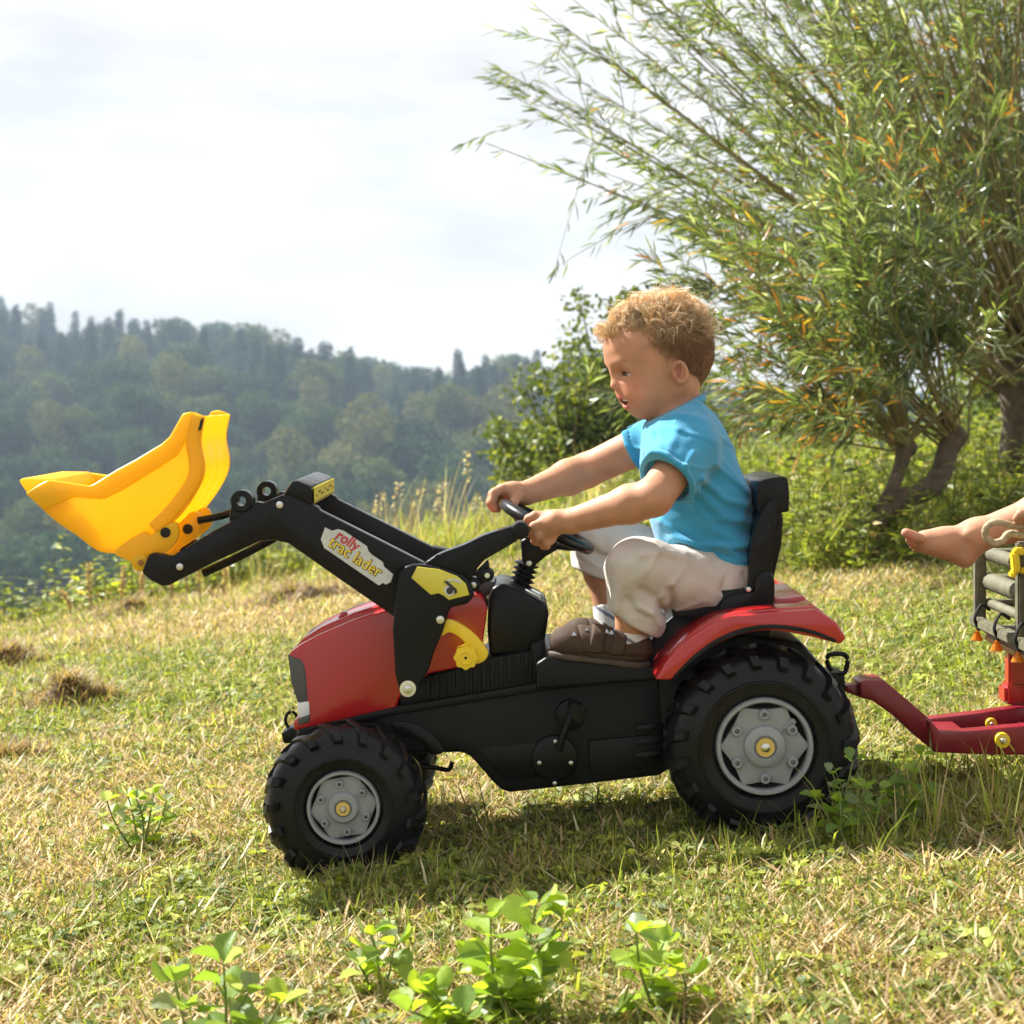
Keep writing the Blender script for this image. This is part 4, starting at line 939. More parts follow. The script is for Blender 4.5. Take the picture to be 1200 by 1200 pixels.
def pants_sdf(p):
    d = el(p, pp(842, 668, 0), (.080, .110, .060)); d = smin(d, el(p, pp(812, 662, 0), (.06, .095, .045)), .03)
    d = smin(d, pant_leg(p, HIPN, KNN, CFN, 0, .0505), .03); d = smin(d, pant_leg(p, HIPF, KNF, CFF, 0, .048), .03)
    for pts, dep, wd in PANT_CREASES: d = d-ridge(p, pts, dep, wd)
    d = d-.0022*n3(p, 55, 21)-.0016*n3(p, 125, 22)-.0008*n3(p, 270, 23)-.0030*np.maximum(0, 1-np.abs(n3(p, 52, 28))/.25)
    for cf, kn_, an_, tw in ((CFN, KNN, ANN, (-.46, 0, -.88)), (CFF, KNF, ANF, (-.35, 0, -.93))):
        ax_ = np.array(tw, np.float32); ax_ /= np.linalg.norm(ax_)
        cut = (p-cf) @ ax_; near = np.sqrt(((p-cf)**2).sum(1)) < .075
        band = smax(np.abs(cut+.008)-.0125, np.sqrt((((p-cf)-np.outer((p-cf) @ ax_, ax_))**2).sum(1))-.0475, .006)    # turned-up cuff
        d = np.where(near, smin(smax(d, cut, .004), band, .003), d)
        hol = smax(rc(p, kn_, an_, .0415, .0405), -((p-(cf-ax_*.022)) @ ax_), .003); d = smax(d, -hol, .003)
    return d
sdf_mesh('trousers', pants_sdf, (.08, -.24, .33), (.46, .20, .60), .0024, M_pants, boy)

# socks and shoes
def sock_col(v, cz_):
    c_ = np.tile(np.array([.70, .69, .68]), (len(v), 1)); t_ = (v @ np.array([.5, 0, .86]))-cz_; b_ = np.abs(t_) < .0028; c_[b_] = (.16, .18, .25); return c_
for an_, kn_, side in ((ANN, KNN, -1), (ANF, KNF, 1)):
    ax_ = (an_-kn_)/np.linalg.norm(an_-kn_); top = an_-ax_*(.020 if side < 0 else .030)
    fx = np.array([-.975, -.06*side*-1, -.0], np.float32)
    sdf_mesh('sock', lambda p: smax(rc(p, top-ax_*.01, an_+ax_*(.004 if side < 0 else .02), .0285, .030), -((p-top) @ ax_), .004)-.0008*n3(p, 300, 4), an_-.06, an_+.06, .0018, M_sock, boy, lambda v: sock_col(v, float(top @ np.array([.5, 0, .86]))-.014))
    base = an_+(np.array([-.006, 0, -.012], np.float32) if side < 0 else np.array([.040, 0, -.034], np.float32)); R = rotmat('Y', -7)
    def shoe(p, b=base):
        q = (p-b) @ R.T                                                     # toe along -x
        d = el(q, (-.012, 0, .002), (.052, .031, .032)); d = smin(d, el(q, (-.064, 0, .001), (.052, .036, .031)), .016); d = smin(d, el(q, (-.096, 0, -.001), (.032, .035, .027)), .012)
        d = smin(d, el(q, (.012, 0, .010), (.030, .028, .030)), .012)
        d = smax(d, -(q[:, 2]+.024), .004); d = smax(d, q[:, 2]-.026+.10*q[:, 0], .005)
        d = smax(d, -rc(q, (.0, 0, .010), (.004, 0, .07), .0285, .030), .003)
        for x0 in (-.052, -.016):                                          # hook-and-loop straps
            st = np.abs(q[:, 0]-x0-.10*q[:, 2])-.0105; d = np.where((q[:, 2] > -.008), smin(d, smax(d-.0050, st, .0008), .0004), d)
        d = d+.0022*np.exp(-((q[:, 0]+.074+.35*q[:, 2])/.0022)**2)+.0018*np.exp(-((q[:, 2]+.008-.03*q[:, 0])/.002)**2)*(q[:, 0] > -.07)
        return d-.0006*n3(p, 260, 6)
    sh_ = sdf_mesh('shoe', shoe, base-np.array([.15, .06, .06], np.float32), base+np.array([.07, .06, .08], np.float32), .0019, M_shoe, boy)
    def sole(p, b=base):
        q = (p-b) @ R.T; prof = np.minimum(el(q*np.array([1, 1, 0], np.float32), (-.090, 0, 0), (.042, .0355, 1)), np.minimum(el(q*np.array([1, 1, 0], np.float32), (.0, 0, 0), (.044, .0315, 1)), el(q*np.array([1, 1, 0], np.float32), (-.045, 0, 0), (.05, .032, 1))))
        return smax(prof, np.abs(q[:, 2]+.0215)-.0055, .003)
    sdf_mesh('sole', sole, base-np.array([.15, .06, .06], np.float32), base+np.array([.07, .06, .04], np.float32), .0026, M_sole, sh_)
    if side < 0:
        for qx, qz, sx in ((-.090, .017, .006), (-.070, .026, .004), (-.037, .027, .006), (-.029, .026, .006)):
            qq = np.array([qx, -.022 if qz > .02 else -.029, qz], np.float32)
            bm = bmesh.new(); bmesh.ops.create_cone(bm, cap_ends=True, segments=3, radius1=sx, radius2=sx*.8, depth=.004); bmesh.ops.rotate(bm, verts=bm.verts, matrix=Matrix.Rotation(math.radians(62), 3, 'X')); bmesh.ops.translate(bm, verts=bm.verts, vec=Vector(base+qq @ R)); bm_obj('shoe_patch', bm, mat('pale_blue_patch', (.55, .58, .68), rough=.8), sh_)

# hair: close cap plus curls built from many fine strands
def hair_region(q):
    """positive where hair grows, q in head space"""
    px = q[:, 0]*680+600; py = HORY-(q[:, 2]-CAMZ)*680
    line = np.interp(px, [700, 712, 730, 744, 756, 768, 778, 792, 800, 812, 840], [378, 386, 391, 401, 415, 424, 419, 436, 450, 460, 462])
    return line-py+5.0*n3(q, 330, 12)
def hair_core(q):
    d = el(q, hp(775, 409, 0), (.086, .071, .080)); d = smin(d, el(q, hp(741, 408, 0), (.050, .056, .050)), .03)
    return smin(d, rc(q, hp(804, 420, 0), hp(796, 452, 0), .034, .030), .03)
def hair_cap(pw):
    q = to_head(pw); g = hair_region(q)
    d = hair_core(q)-.0008-.0024*np.clip(g/22, 0, 1)-.0010*n3(pw, 230, 31)*np.clip(g/15, 0, 1)
    return smax(d, -g/680., .004)
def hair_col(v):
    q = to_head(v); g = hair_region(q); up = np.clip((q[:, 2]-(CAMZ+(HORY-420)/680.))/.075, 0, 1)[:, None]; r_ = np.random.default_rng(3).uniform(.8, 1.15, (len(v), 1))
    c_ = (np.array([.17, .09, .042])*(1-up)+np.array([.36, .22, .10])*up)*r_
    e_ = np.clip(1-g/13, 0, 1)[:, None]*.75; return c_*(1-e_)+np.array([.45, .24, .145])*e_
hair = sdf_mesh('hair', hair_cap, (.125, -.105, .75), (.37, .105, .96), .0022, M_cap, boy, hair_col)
r = np.random.default_rng(77); paths = []; rads = []; cols = []
K = 18; tt = np.linspace(0, 1, K); HCN = hp(775, 409, 0).astype(float); HRD = np.array([.0905, .0755, .0845])
def grow(q, u, Ln, flow, lift, rad, turns, ph0, sg, spread, colr):
    sd_ = np.cross(u, flow); o_ = r.normal(size=3)*spread; a = ph0+sg*turns*2*PI*tt+r.normal()*.16; rr_ = rad*np.minimum(1, tt*2.6)*r.uniform(.88, 1.12)
    cen = q+o_*.6+np.outer(tt*Ln*.75, flow)+np.outer(np.sin(tt*PI*.62)*Ln*lift*.55, u)
    pth = cen+np.outer(rr_*np.cos(a), u)+np.outer(rr_*np.sin(a), sd_*.55+flow*.75)+np.outer(tt, o_*.9)
    dd = (pth-HCN)/HRD; dn = np.linalg.norm(dd, axis=1); fix = dn < 1.0; pth[fix] = HCN+dd[fix]/dn[fix][:, None]*HRD
    paths.append(from_head(pth)); rads.append(np.linspace(.00044, .00022, K)); cols.append(np.tile(colr*r.uniform(.85, 1.15), (K*3, 1)))
def root():
    u = r.normal(size=3); u /= np.linalg.norm(u); q = (HCN+u*np.array([.086, .071, .080])).astype(float)
    if r.random() < .30 and u[0] < .35 and u[2] > -.1: q = (hp(741, 408, 0)+u*np.array([.050, .056, .050])).astype(float)
    if hair_core(q[None].astype(np.float32))[0] < -.004: return u, q, -99, 500
    return u, q, hair_region(q[None].astype(np.float32))[0], HORY-(q[2]-CAMZ)*680
n_ = 0
while n_ < 480:                                                             # ringlets on the crown
    u, q, g, py = root()
    front = n_ < 170
    if front and not (q[0] < hp(746, 0, 0)[0]): continue
    top = float(np.clip((402-py)/38., 0, 1))
    if front: top = max(top, .75)
    if g < 4 or r.random() > .14+.86*top: continue
    n_ += 1
    fr = q[0] < hp(752, 0, 0)[0]
    flow = np.array([-1.3 if fr else .35, u[1]*.5, .10 if front else -.2])+r.normal(size=3)*.55; flow -= u*(flow @ u); flow /= np.linalg.norm(flow)
    Ln = (.014+.024*top)*r.uniform(.7, 1.2); rad = (.0035+.0066*top)*r.uniform(.6, 1.4); tr_ = r.uniform(.7, 1.35); ph = r.uniform(0, 6.28); sg = r.choice([-1, 1]); lift = .15+.35*top*r.uniform(.3, 1.2)
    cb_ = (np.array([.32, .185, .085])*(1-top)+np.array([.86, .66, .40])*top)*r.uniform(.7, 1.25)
    for s_ in range(int(9+7*top)): grow(q, u, Ln, flow, lift, rad, tr_, ph, sg, .0024, cb_)
n_ = 0
while n_ < 5200:                                                            # short close hair all over, thinning at the hairline
    u, q, g, py = root(); top = np.clip((402-py)/38., 0, 1)
    if g < 1 or r.random() > np.clip(g/16, .05, 1): continue
    n_ += 1
    flow = np.array([.35, u[1]*.3, -.9]) if q[0] > hp(760, 0, 0)[0] else np.array([-.3, u[1], -.5]); flow = flow+r.normal(size=3)*.35; flow -= u*(flow @ u); flow /= np.linalg.norm(flow)
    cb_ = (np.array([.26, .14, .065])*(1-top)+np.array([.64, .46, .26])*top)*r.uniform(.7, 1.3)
    grow(q, u, r.uniform(.010, .024), flow, r.uniform(.15, .55), r.uniform(.0005, .003), .6, r.uniform(0, 6.28), 1, .0006, cb_)
n_ = 0
while n_ < 75:                                                              # loose curls tumbling over the forehead and crown
    u, q, g, py = root()
    if n_ < 48:
        u = np.array([r.uniform(-.95, -.5), r.uniform(-.75, .55), r.uniform(.30, .75)]); u /= np.linalg.norm(u); q = (hp(741, 408, 0)+u*np.array([.050, .056, .050])).astype(float); g = 20 if hair_region(q[None].astype(np.float32))[0] > 0 else -9
    elif HORY-(q[2]-CAMZ)*680 > 385: continue
    if g < 3: continue
    n_ += 1; flow = np.array([-1.0 if n_ < 49 else r.normal()*.6, u[1]*.6+r.normal()*.3, .15+r.normal()*.25]); flow -= u*(flow @ u); flow /= np.linalg.norm(flow)
    Ln = r.uniform(.020, .034); rad = r.uniform(.006, .0115); tr_ = r.uniform(.7, 1.2); ph = r.uniform(0, 6.28); sg = r.choice([-1, 1]); lift = r.uniform(.4, .9); cb_ = np.array([.88, .68, .42])*r.uniform(.75, 1.2)
    for s_ in range(9): grow(q, u, Ln, flow, lift, rad, tr_, ph, sg, .0017, cb_)
n_ = 0
while n_ < 320:                                                             # flyaway hairs catching the light
    u, q, g, py = root(); top = float(np.clip((402-py)/38., 0, 1))
    if g < 4 or top < .15: continue
    n_ += 1; flow = np.array([.2, u[1]*.4, -.1])+r.normal(size=3)*.8; flow -= u*(flow @ u); flow /= np.linalg.norm(flow)
    grow(q, u, r.uniform(.03, .05), flow, r.uniform(.7, 1.3), r.uniform(.003, .010), r.uniform(.4, 1.2), r.uniform(0, 6.28), r.choice([-1, 1]), .0006, np.array([.85, .66, .42])*r.uniform(.7, 1.2))
V, F = tube_arrays(np.array(paths), np.array(rads), 3)
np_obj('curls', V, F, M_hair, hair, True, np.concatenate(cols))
# ------------------------------------------------------------------ trailer at the right edge
M_dred = mat('dark_red_steel', (.20, .012, .020), rough=.32, spec=.5, var=.1, vscale=10, rvar=.08)
M_olive = mat('weathered_olive_wood', (.115, .105, .062), rough=.7, var=.3, vscale=40, bump=.4, bscale=160)
M_orange = mat('orange_plastic', (.85, .30, .01), rough=.4, trans=.3, tcol=(.9, .4, .02))
M_rope = mat('hemp_rope', (.42, .32, .20), rough=.95, var=.3, vscale=120, bump=.6, bscale=500)
X0 = .856
tl = empty('toy_trailer', Vector((1.25, 0, .10)), 'dark red toy trailer with yellow wheel caps hitched behind the tractor', 'trailer')
ext('hitch_pin', [(990, 802), (1010, 799), (1012, 818), (990, 810)], -.012, .012, M_dred, tl, .003, ref=0)
ext('drawbar', [(1007, 800), (1014, 797), (1036, 797), (1062, 819), (1092, 845), (1098, 856), (1094, 880), (1074, 864), (1046, 838), (1022, 821), (1008, 818)], -.034, .034, M_dred, tl, .004, ref=-.034, seg=3)
rail = [(1086, 842), (1093, 848), (1100, 857), (1150, 853), (1180, 850), (1240, 846), (1400, 846), (1400, 884), (1160, 883), (1092, 880)]
ext('frame_rail', rail, -.085, -.055, M_dred, tl, .004, ref=-.07, seg=3)
ext('frame_rail', [(1088, 842), (1150, 835), (1195, 828), (1400, 826), (1400, 860), (1100, 870)], .055, .085, M_dred, tl, .004, ref=.055, seg=3)
box('frame_crossbar', P(1110, 862, 0)+Vector((.0, 0, 0)), (.05, .12, .03), M_dred, tl, None, .004)
box('frame_crossbar', P(1215, 862, 0), (.05, .12, .03), M_dred, tl, None, .004)
for x, y, Y0, r_ in ((1174, 867, -.088, 9), (1161, 848, .052, 7)):
    o = cyl('yellow_cap', x, y, r_, Y0-.008, Y0+.01, M_yel2, tl, 24, .002, ref=Y0); cyl('cap_bolt', x, y, r_*.42, Y0-.011, Y0, M_steel, o, 12, .0008, ref=Y0)
for yy in (-.10, .10): box('bolster_post', Vector((.895+.0, yy, .288)), (.032, .03, .075), M_red, tl, None, .004)
for yy in (-.10, .10): box('bolster_foot', Vector((.895, yy, .236)), (.05, .05, .035), M_red, tl, None, .006)
box('deck', Vector((1.34, 0, .322)), (.95, .40, .014), M_dred, tl, None, .003)
box('axle_block', Vector((1.42, 0, .26)), (.10, .16, .11), M_dred, tl, None, .004)
for s in (-1, 1):
    c0 = (1.42, .24)
    wl = empty('trailer_wheel', (0, 0, 0)); wl.parent = tl; wl.matrix_parent_inverse = Matrix.Translation(-tl.location)
    lathe_y('tyre', c0, [(.055, s*.17), (.06, s*.225), (.095, s*.228), (.116, s*.212), (.118, s*.19), (.116, s*.168), (.095, s*.152), (.055, s*.155)], M_tyre, wl, 40)
    lathe_y('rim', c0, [(0, s*.205), (.03, s*.21), (.05, s*.216), (.058, s*.222), (.058, s*.17)], M_grey, wl, 32)
# slatted crate standing on it
cr_ = empty('wooden_crate', Vector((1.3, 0, .33)), 'weathered olive crate of posts and round rails standing on the trailer', 'crate')
for yy, h0, h1 in ((.20, .345, .50), (-.085, .335, .52), (-.20, .335, .52)): box('post', Vector((X0, yy, (h0+h1)/2)), (.020, .022, h1-h0), M_olive, cr_, None, .003)
for yy in (.20, -.20): box('post', Vector((1.72, yy, .425)), (.020, .022, .19), M_olive, cr_, None, .003)
for zz, rr_ in ((.475, .013), (.425, .0165), (.385, .009)):
    tube('front_rail', [Vector((X0+.018, .20, zz)), Vector((X0+.018, .0, zz+.001)), Vector((X0+.018, -.20, zz))], rr_, M_olive, cr_, 12, 2)
    for yy in (.20, -.20): tube('side_rail', [Vector((X0+.02, yy, zz)), Vector((1.3, yy*1.0, zz+.002)), Vector((1.72, yy, zz))], rr_*.8, M_olive, cr_, 10, 2)
box('bottom_bar', Vector((X0-.006, 0, .352)), (.020, .43, .018), M_olive, cr_, None, .003)
box('floor_board', Vector((1.29, 0, .338)), (.86, .40, .014), M_olive, cr_, None, .003)
for k, yy in enumerate((.155, .02, -.115)):
    hk = tube('wire_hook', [Vector((X0-.012, yy, .340)), Vector((X0-.020, yy, .362)), Vector((X0-.006, yy+.01, .385)), Vector((X0+.012, yy+.02, .375))], .003, M_hole, cr_, 6, 3)
    bm = bmesh.new(); bmesh.ops.create_cone(bm, cap_ends=True, segments=10, radius1=.011, radius2=.003, depth=.018); bmesh.ops.transform(bm, matrix=Matrix.Translation((X0-.016, yy, .331)) @ Matrix.Diagonal((1.1, .8, 1, 1)), verts=bm.verts); bmesh.ops.bevel(bm, geom=bm.edges[:], offset=.0015, segments=2, affect='EDGES'); bm_obj('orange_clip', bm, M_orange, cr_, angle=40)
# yellow clamp on the near post
cl_ = empty('yellow_clamp', Vector((X0, -.085, .485)), 'yellow plastic clamp gripping the crate post below the rope loop', 'clamp')
for dx_, dz_, sx, sz in ((-.012, .0, .012, .036), (.012, .002, .012, .030), (-.006, .018, .018, .012), (.004, -.014, .020, .010), (-.016, -.020, .010, .012)): box('jaw', Vector((X0+dx_-.004, -.100, .487+dz_)), (sx, .022, sz), M_yel2, cl_, Euler((0, dx_*8, 0)).to_matrix(), .003)
rp = [P(1200+14, 616, -.10), P(1200, 617, -.105), P(1186, 616, -.11), P(1172, 612, -.115), P(1162, 613, -.115), P(1155, 620, -.112), P(1156, 630, -.110), P(1164, 636, -.108), P(1174, 634, -.106), P(1180, 627, -.102), P(1187, 625, -.10), P(1200, 628, -.10)]
ro_ = tube('hemp_rope', rp, .0062, M_rope, None, 10, 5); tag(ro_, 'looped beige hemp rope tied at the top of the crate post', 'rope')
# ---- seated child in the trailer: bare leg and finger tips reach into the picture
girl = empty('person', Vector((1.25, 0, .345)), 'seated child at the right edge stretching a bare foot out of the crate', 'person')
AKL = pp(1145, 627, .02); KNL = pp(1292, 585, .0); HPL = np.array([1.36, -.02, .47], np.float32)
def girl_sdf(p):
    heel = pp(1130, 651, .02); mid = pp(1106, 634, .02); ball = pp(1084, 635, .015)
    d = rc(p, KNL, AKL+(KNL-AKL)*.55, .042, .041); d = smin(d, rc(p, AKL+(KNL-AKL)*.55, AKL, .040, .0250), .02)
    d = smin(d, rc(p, AKL, heel, .024, .0165), .018); d = smin(d, rc(p, heel, ball, .0165, .0150), .02); d = smin(d, rc(p, AKL, mid, .022, .0205), .02); d = smin(d, rc(p, mid, ball, .0205, .0155), .02)
    d = smin(d, el(p, pp(1136, 628, -.002), (.010, .007, .010)), .008)
    for k in range(5):
        b0 = pp(1079+k*1.0, 631+k*2.6, -.008+k*.009); tip = pp((1061.5, 1065, 1067, 1069.5, 1072.5)[k], (624.5, 632.5, 637, 641, 644.5)[k], -.012+k*.0085); r_ = (.0084, .0062, .0058, .0054, .0050)[k]
        d = smin(d, rc(p, b0, tip, r_*1.05, r_), .0022)
    d = smin(d, rc(p, HPL, KNL, .062, .045), .02)
    K2 = np.array([1.16, -.10, .60], np.float32); A2 = np.array([1.00, -.10, .40], np.float32)
    d = smin(d, rc(p, HPL+np.array([0, -.09, 0], np.float32), K2, .06, .045), .02); d = smin(d, rc(p, K2, A2, .042, .026), .02); d = smin(d, rc(p, A2, A2+np.array([-.08, 0, -.015], np.float32), .024, .016), .015)
    T = np.array([1.42, -.05, .52], np.float32); d = smin(d, rc(p, T, T+np.array([.02, 0, .24], np.float32), .085, .075), .04)
    hd_ = T+np.array([.0, 0, .40], np.float32); d = smin(d, rc(p, T+np.array([.02, 0, .25], np.float32), hd_, .045, .045), .03); d = smin(d, el(p, hd_+np.array([0, 0, .04], np.float32), (.085, .07, .095)), .02)
    for s in (-1, 1):
        sh_ = T+np.array([.01, s*.10, .22], np.float32); wr_ = np.array([.925, -.11, .545], np.float32) if s < 0 else np.array([1.06, .12, .50], np.float32); eb_ = (sh_+wr_)/2+np.array([.04, s*.05, -.05], np.float32)
        d = smin(d, arm_sdf(p, sh_, eb_, wr_), .02)
        if s < 0:
            mm = pp(1212, 610, -.105); d = smin(d, rc(p, wr_, mm, .019, .016), .01)
            for k in range(4):
                y_ = -.125+.0125*k; b_ = pp(1206, 604+2*k, y_); m1 = pp(1196, 602+4*k, y_-.002); e_ = pp(1191+.8*k, 608+4.2*k, y_+.001); d = smin(d, chain(p, [(mm, .012), (b_, .0082), (m1, .0076), (e_, .0066)], .003), .003)
    return d
sdf_mesh('body', girl_sdf, (.66, -.24, .33), (1.56, .22, 1.10), .0032, M_skin, girl, lambda v: np.where((v[:, :1] < float(pp(1072, 0, 0)[0])), np.array([[.58, .25, .17]]), np.array([[.48, .245, .15]])), relax=1)
M_dress = mat('pale_cotton_dress', (.60, .50, .42), rough=.9, var=.06, bump=.2, bscale=1000)
def dress(p):
    T = np.array([1.42, -.05, .50], np.float32); d = rc(p, T, T+np.array([.02, 0, .24], np.float32), .10, .088); d = smin(d, rc(p, HPL+np.array([0, -.04, 0], np.float32), np.array([1.26, -.05, .54], np.float32), .09, .075), .05)
    return smax(d, p[:, 2]-.80, .01)-.003*n3(p, 50, 51)
sdf_mesh('dress', dress, (1.12, -.24, .34), (1.58, .18, .86), .006, M_dress, girl)
hh = np.array([1.42, -.05, .96], np.float32)
sdf_mesh('hair', lambda p: smax(el(p, hh, (.095, .08, .103))-.004*n3(p, 120, 52), -(p[:, 0]-1.375+.25*(p[:, 2]-.96)), .01), (1.28, -.16, .82), (1.56, .06, 1.10), .005, M_hair, girl, lambda v: np.tile((.22, .12, .05), (len(v), 1))*np.random.default_rng(1).uniform(.8, 1.2, (len(v), 1)))
# ------------------------------------------------------------------ meadow
M_grass = mat('grass', (.15, .20, .04), rough=.55, spec=.35, attr=True, trans=.42, tcol=(1.25, 1.25, .65))
M_leaf = mat('broad_leaf', (.14, .22, .04), rough=.45, spec=.4, attr=True, trans=.45, tcol=(1.35, 1.35, .5))
GREEN = np.array([.20, .245, .050]); LIME = np.array([.33, .37, .06]); DARK = np.array([.095, .140, .034]); STRAW = np.array([.56, .43, .22]); TAN = np.array([.42, .285, .14]); PALE = np.array([.68, .59, .38])
def pick(r, table, n):
    c = np.array([t[0] for t in table]); w_ = np.array([t[1] for t in table], float); k = r.choice(len(c), n, p=w_/w_.sum()); return c[k]*r.uniform(.72, 1.25, (n, 1))
def tuft(seed, n, rad, ln, lean, curve, width, table, k=4, z0=0.0):
    r = np.random.default_rng(seed); a = r.uniform(0, 6.28, n); q = rad*np.sqrt(r.uniform(0, 1, n)); base = np.stack([q*np.cos(a), q*np.sin(a), np.full(n, -.004)+r.uniform(0, z0, n)], 1)
    V, F = blade_arrays(base, r.uniform(0, 6.28, n), r.uniform(*ln, n), r.uniform(*lean, n), r.uniform(*curve, n), r.uniform(*width, n), k)
    me = bpy.data.meshes.new('tuft'); me_from(me, V, F, np.repeat(pick(r, table, n), 2*(k+1), 0)); return (me, M_grass)
def clover(seed, n, rad, size, hgt, table):
    r = np.random.default_rng(seed); c, d, nn, ln = [], [], [], []
    for i in range(n):
        a = r.uniform(0, 6.28); q = rad*math.sqrt(r.random()); o = np.array([q*math.cos(a), q*math.sin(a), r.uniform(*hgt)]); tilt = r.normal(size=3)*.35+np.array([0, 0, 1.]); s_ = r.uniform(*size); a0 = r.uniform(0, 6.28)
        for k in range(3):
            aa = a0+k*2.09; c.append(o); d.append((math.cos(aa), math.sin(aa), r.uniform(-.2, .3))); nn.append(tilt); ln.append(s_)
    ln = np.array(ln); V, F = leaf_arrays(np.array(c), np.array(d), np.array(nn), ln, ln*.75, .12)
    me = bpy.data.meshes.new('clover'); me_from(me, V, F, np.repeat(pick(r, table, len(ln)), 8, 0)); return (me, M_leaf)
def sward(seed, n, R0, mix, nclover):
    """a round patch of turf: lying straw, dry stubble, green blades and clover leaflets, thinning towards its rim"""
    r = np.random.default_rng(seed); a = r.uniform(0, 6.28, n); q = R0*np.sqrt(r.random(n)); q = np.where(r.random(n) < .35, q*.72, q); x, y = q*np.cos(a), q*np.sin(a)
    nz = vnoise(x, y, 22, seed)*.8+vnoise(x, y, 50, seed+1)*.6+r.normal(size=n)*.35
    rk = np.argsort(np.argsort(nz))/n; m0, m1 = mix[0], mix[0]+mix[1]
    ty = np.where(rk < m0, 0, np.where(rk < m1, 1, 2))
    ln = np.choose(ty, [r.uniform(.02, .085, n), r.uniform(.015, .05, n), r.gamma(3.0, .0085, n)+.010]); lean = np.choose(ty, [r.uniform(.95, 1.6, n), r.uniform(.05, 1.0, n), r.uniform(.0, 1.1, n)]); cu_ = np.choose(ty, [r.uniform(-.3, .5, n), r.uniform(-.2, .9, n), r.uniform(.1, 1.5, n)])
    wd = np.choose(ty, [r.uniform(.0014, .0046, n), r.uniform(.0010, .0026, n), r.uniform(.0018, .0044, n)]); z0 = np.where(ty == 0, r.uniform(.0, .020, n), -.003)
    c = np.where((ty == 0)[:, None], pick(r, [(STRAW, 4), (TAN, 3), (PALE, 2.4), (GREEN, .3)], n), np.where((ty == 1)[:, None], pick(r, [(STRAW, 3), (TAN, 3.4), (PALE, 1.2), (GREEN, .6)], n), pick(r, [(GREEN, 4), (LIME, 3.6), (DARK, 1.2), (PALE, .5)], n)))
    V, F = blade_arrays(np.stack([x, y, z0], 1), r.uniform(0, 6.28, n), ln, lean, cu_, wd, 3); F = np.concatenate([F[:, [0, 1, 2]], F[:, [0, 2, 3]]]); c = np.repeat(c, 8, 0)
    k = r.choice(n, nclover, p=np.where(ty == 2, 1., .15)/np.where(ty == 2, 1., .15).sum()); a0 = r.uniform(0, 6.28, nclover); tilt = r.normal(size=(nclover, 3))*.4+np.array([0, 0, 1.]); s_ = r.uniform(.008, .021, nclover); o = np.stack([x[k], y[k], r.uniform(.006, .036, nclover)], 1)
    aa = (a0[:, None]+np.arange(3)*2.09).ravel(); d = np.stack([np.cos(aa), np.sin(aa), r.uniform(-.3, .3, len(aa))], 1); V2, F2 = leaf_arrays(np.repeat(o, 3, 0), d, np.repeat(tilt, 3, 0), np.repeat(s_, 3), np.repeat(s_, 3)*.72, .12)
    c2 = np.repeat(pick(r, [(GREEN, 3), (LIME, 2), (DARK, 1.6)], nclover), 24, 0)
    me = bpy.data.meshes.new('sward'); me_from(me, np.concatenate([V, V2]), np.concatenate([F, F2+len(V)]), np.concatenate([c, c2])); return (me, M_grass)
gp = [sward(100+s, 3600, .25, (.66, .24), 25) for s in range(4)]+[sward(120+s, 3600, .25, (.40, .20), 110) for s in range(4)]+[sward(140+s, 3400, .25, (.16, .10), 210) for s in range(4)]
r = np.random.default_rng(21)
xs, ys, sz = [], [], []
for y0, y1, st, sc0 in ((-1.7, 1.0, .185, 1.0), (1.0, 3.4, .235, 1.25), (3.4, 13, .30, 1.55)):
    for yy in np.arange(y0, y1, st):
        hw = .31*(yy+CAMD)+.45
        for xx in np.arange(-hw, hw, st): xs.append(xx+r.uniform(-.5, .5)*st); ys.append(yy+r.uniform(-.5, .5)*st); sz.append(sc0*r.uniform(.85, 1.15))
x, y, sz = np.array(xs), np.array(ys), np.array(sz)
edge_ = 5.4+0.55*np.clip(x+0.6, 0, 10)+1.0; k_ = y < edge_; x, y, sz = x[k_], y[k_], sz[k_]
dry = vnoise(x, y, 1.9, 30)*.75+vnoise(x, y, 5.2, 31)*.75+r.normal(size=len(x))*.2+.12
dry = dry-1.1*np.exp(-((x-.75)**2/.5+(y-1.2)**2/1.2))+.7*np.exp(-((x-.15)**2/.7+(y-2.4)**2/.8))-.2*sstep(.3, 1.2, x)*sstep(.0, 2., y)+.25*np.exp(-((x+.2)**2/.5+(y+.7)**2/.15))
idx = np.where(dry > .55, r.integers(0, 4, len(x)), np.where(dry > -.25, r.integers(4, 8, len(x)), r.integers(8, 12, len(x))))
slope = np.where(y < 5.5, -math.atan(.101), -math.atan(.101))
zc = ground_z(x, y)
scatter('meadow_grass', np.column_stack([x, y, zc+.001]), np.column_stack([np.zeros(len(x)), np.full(len(x), -math.atan(.101)), r.uniform(-.01, .01, len(x))]), sz, idx, gp, label='short mown grass, clover and dry hay stubble covering the meadow', cat='grass')

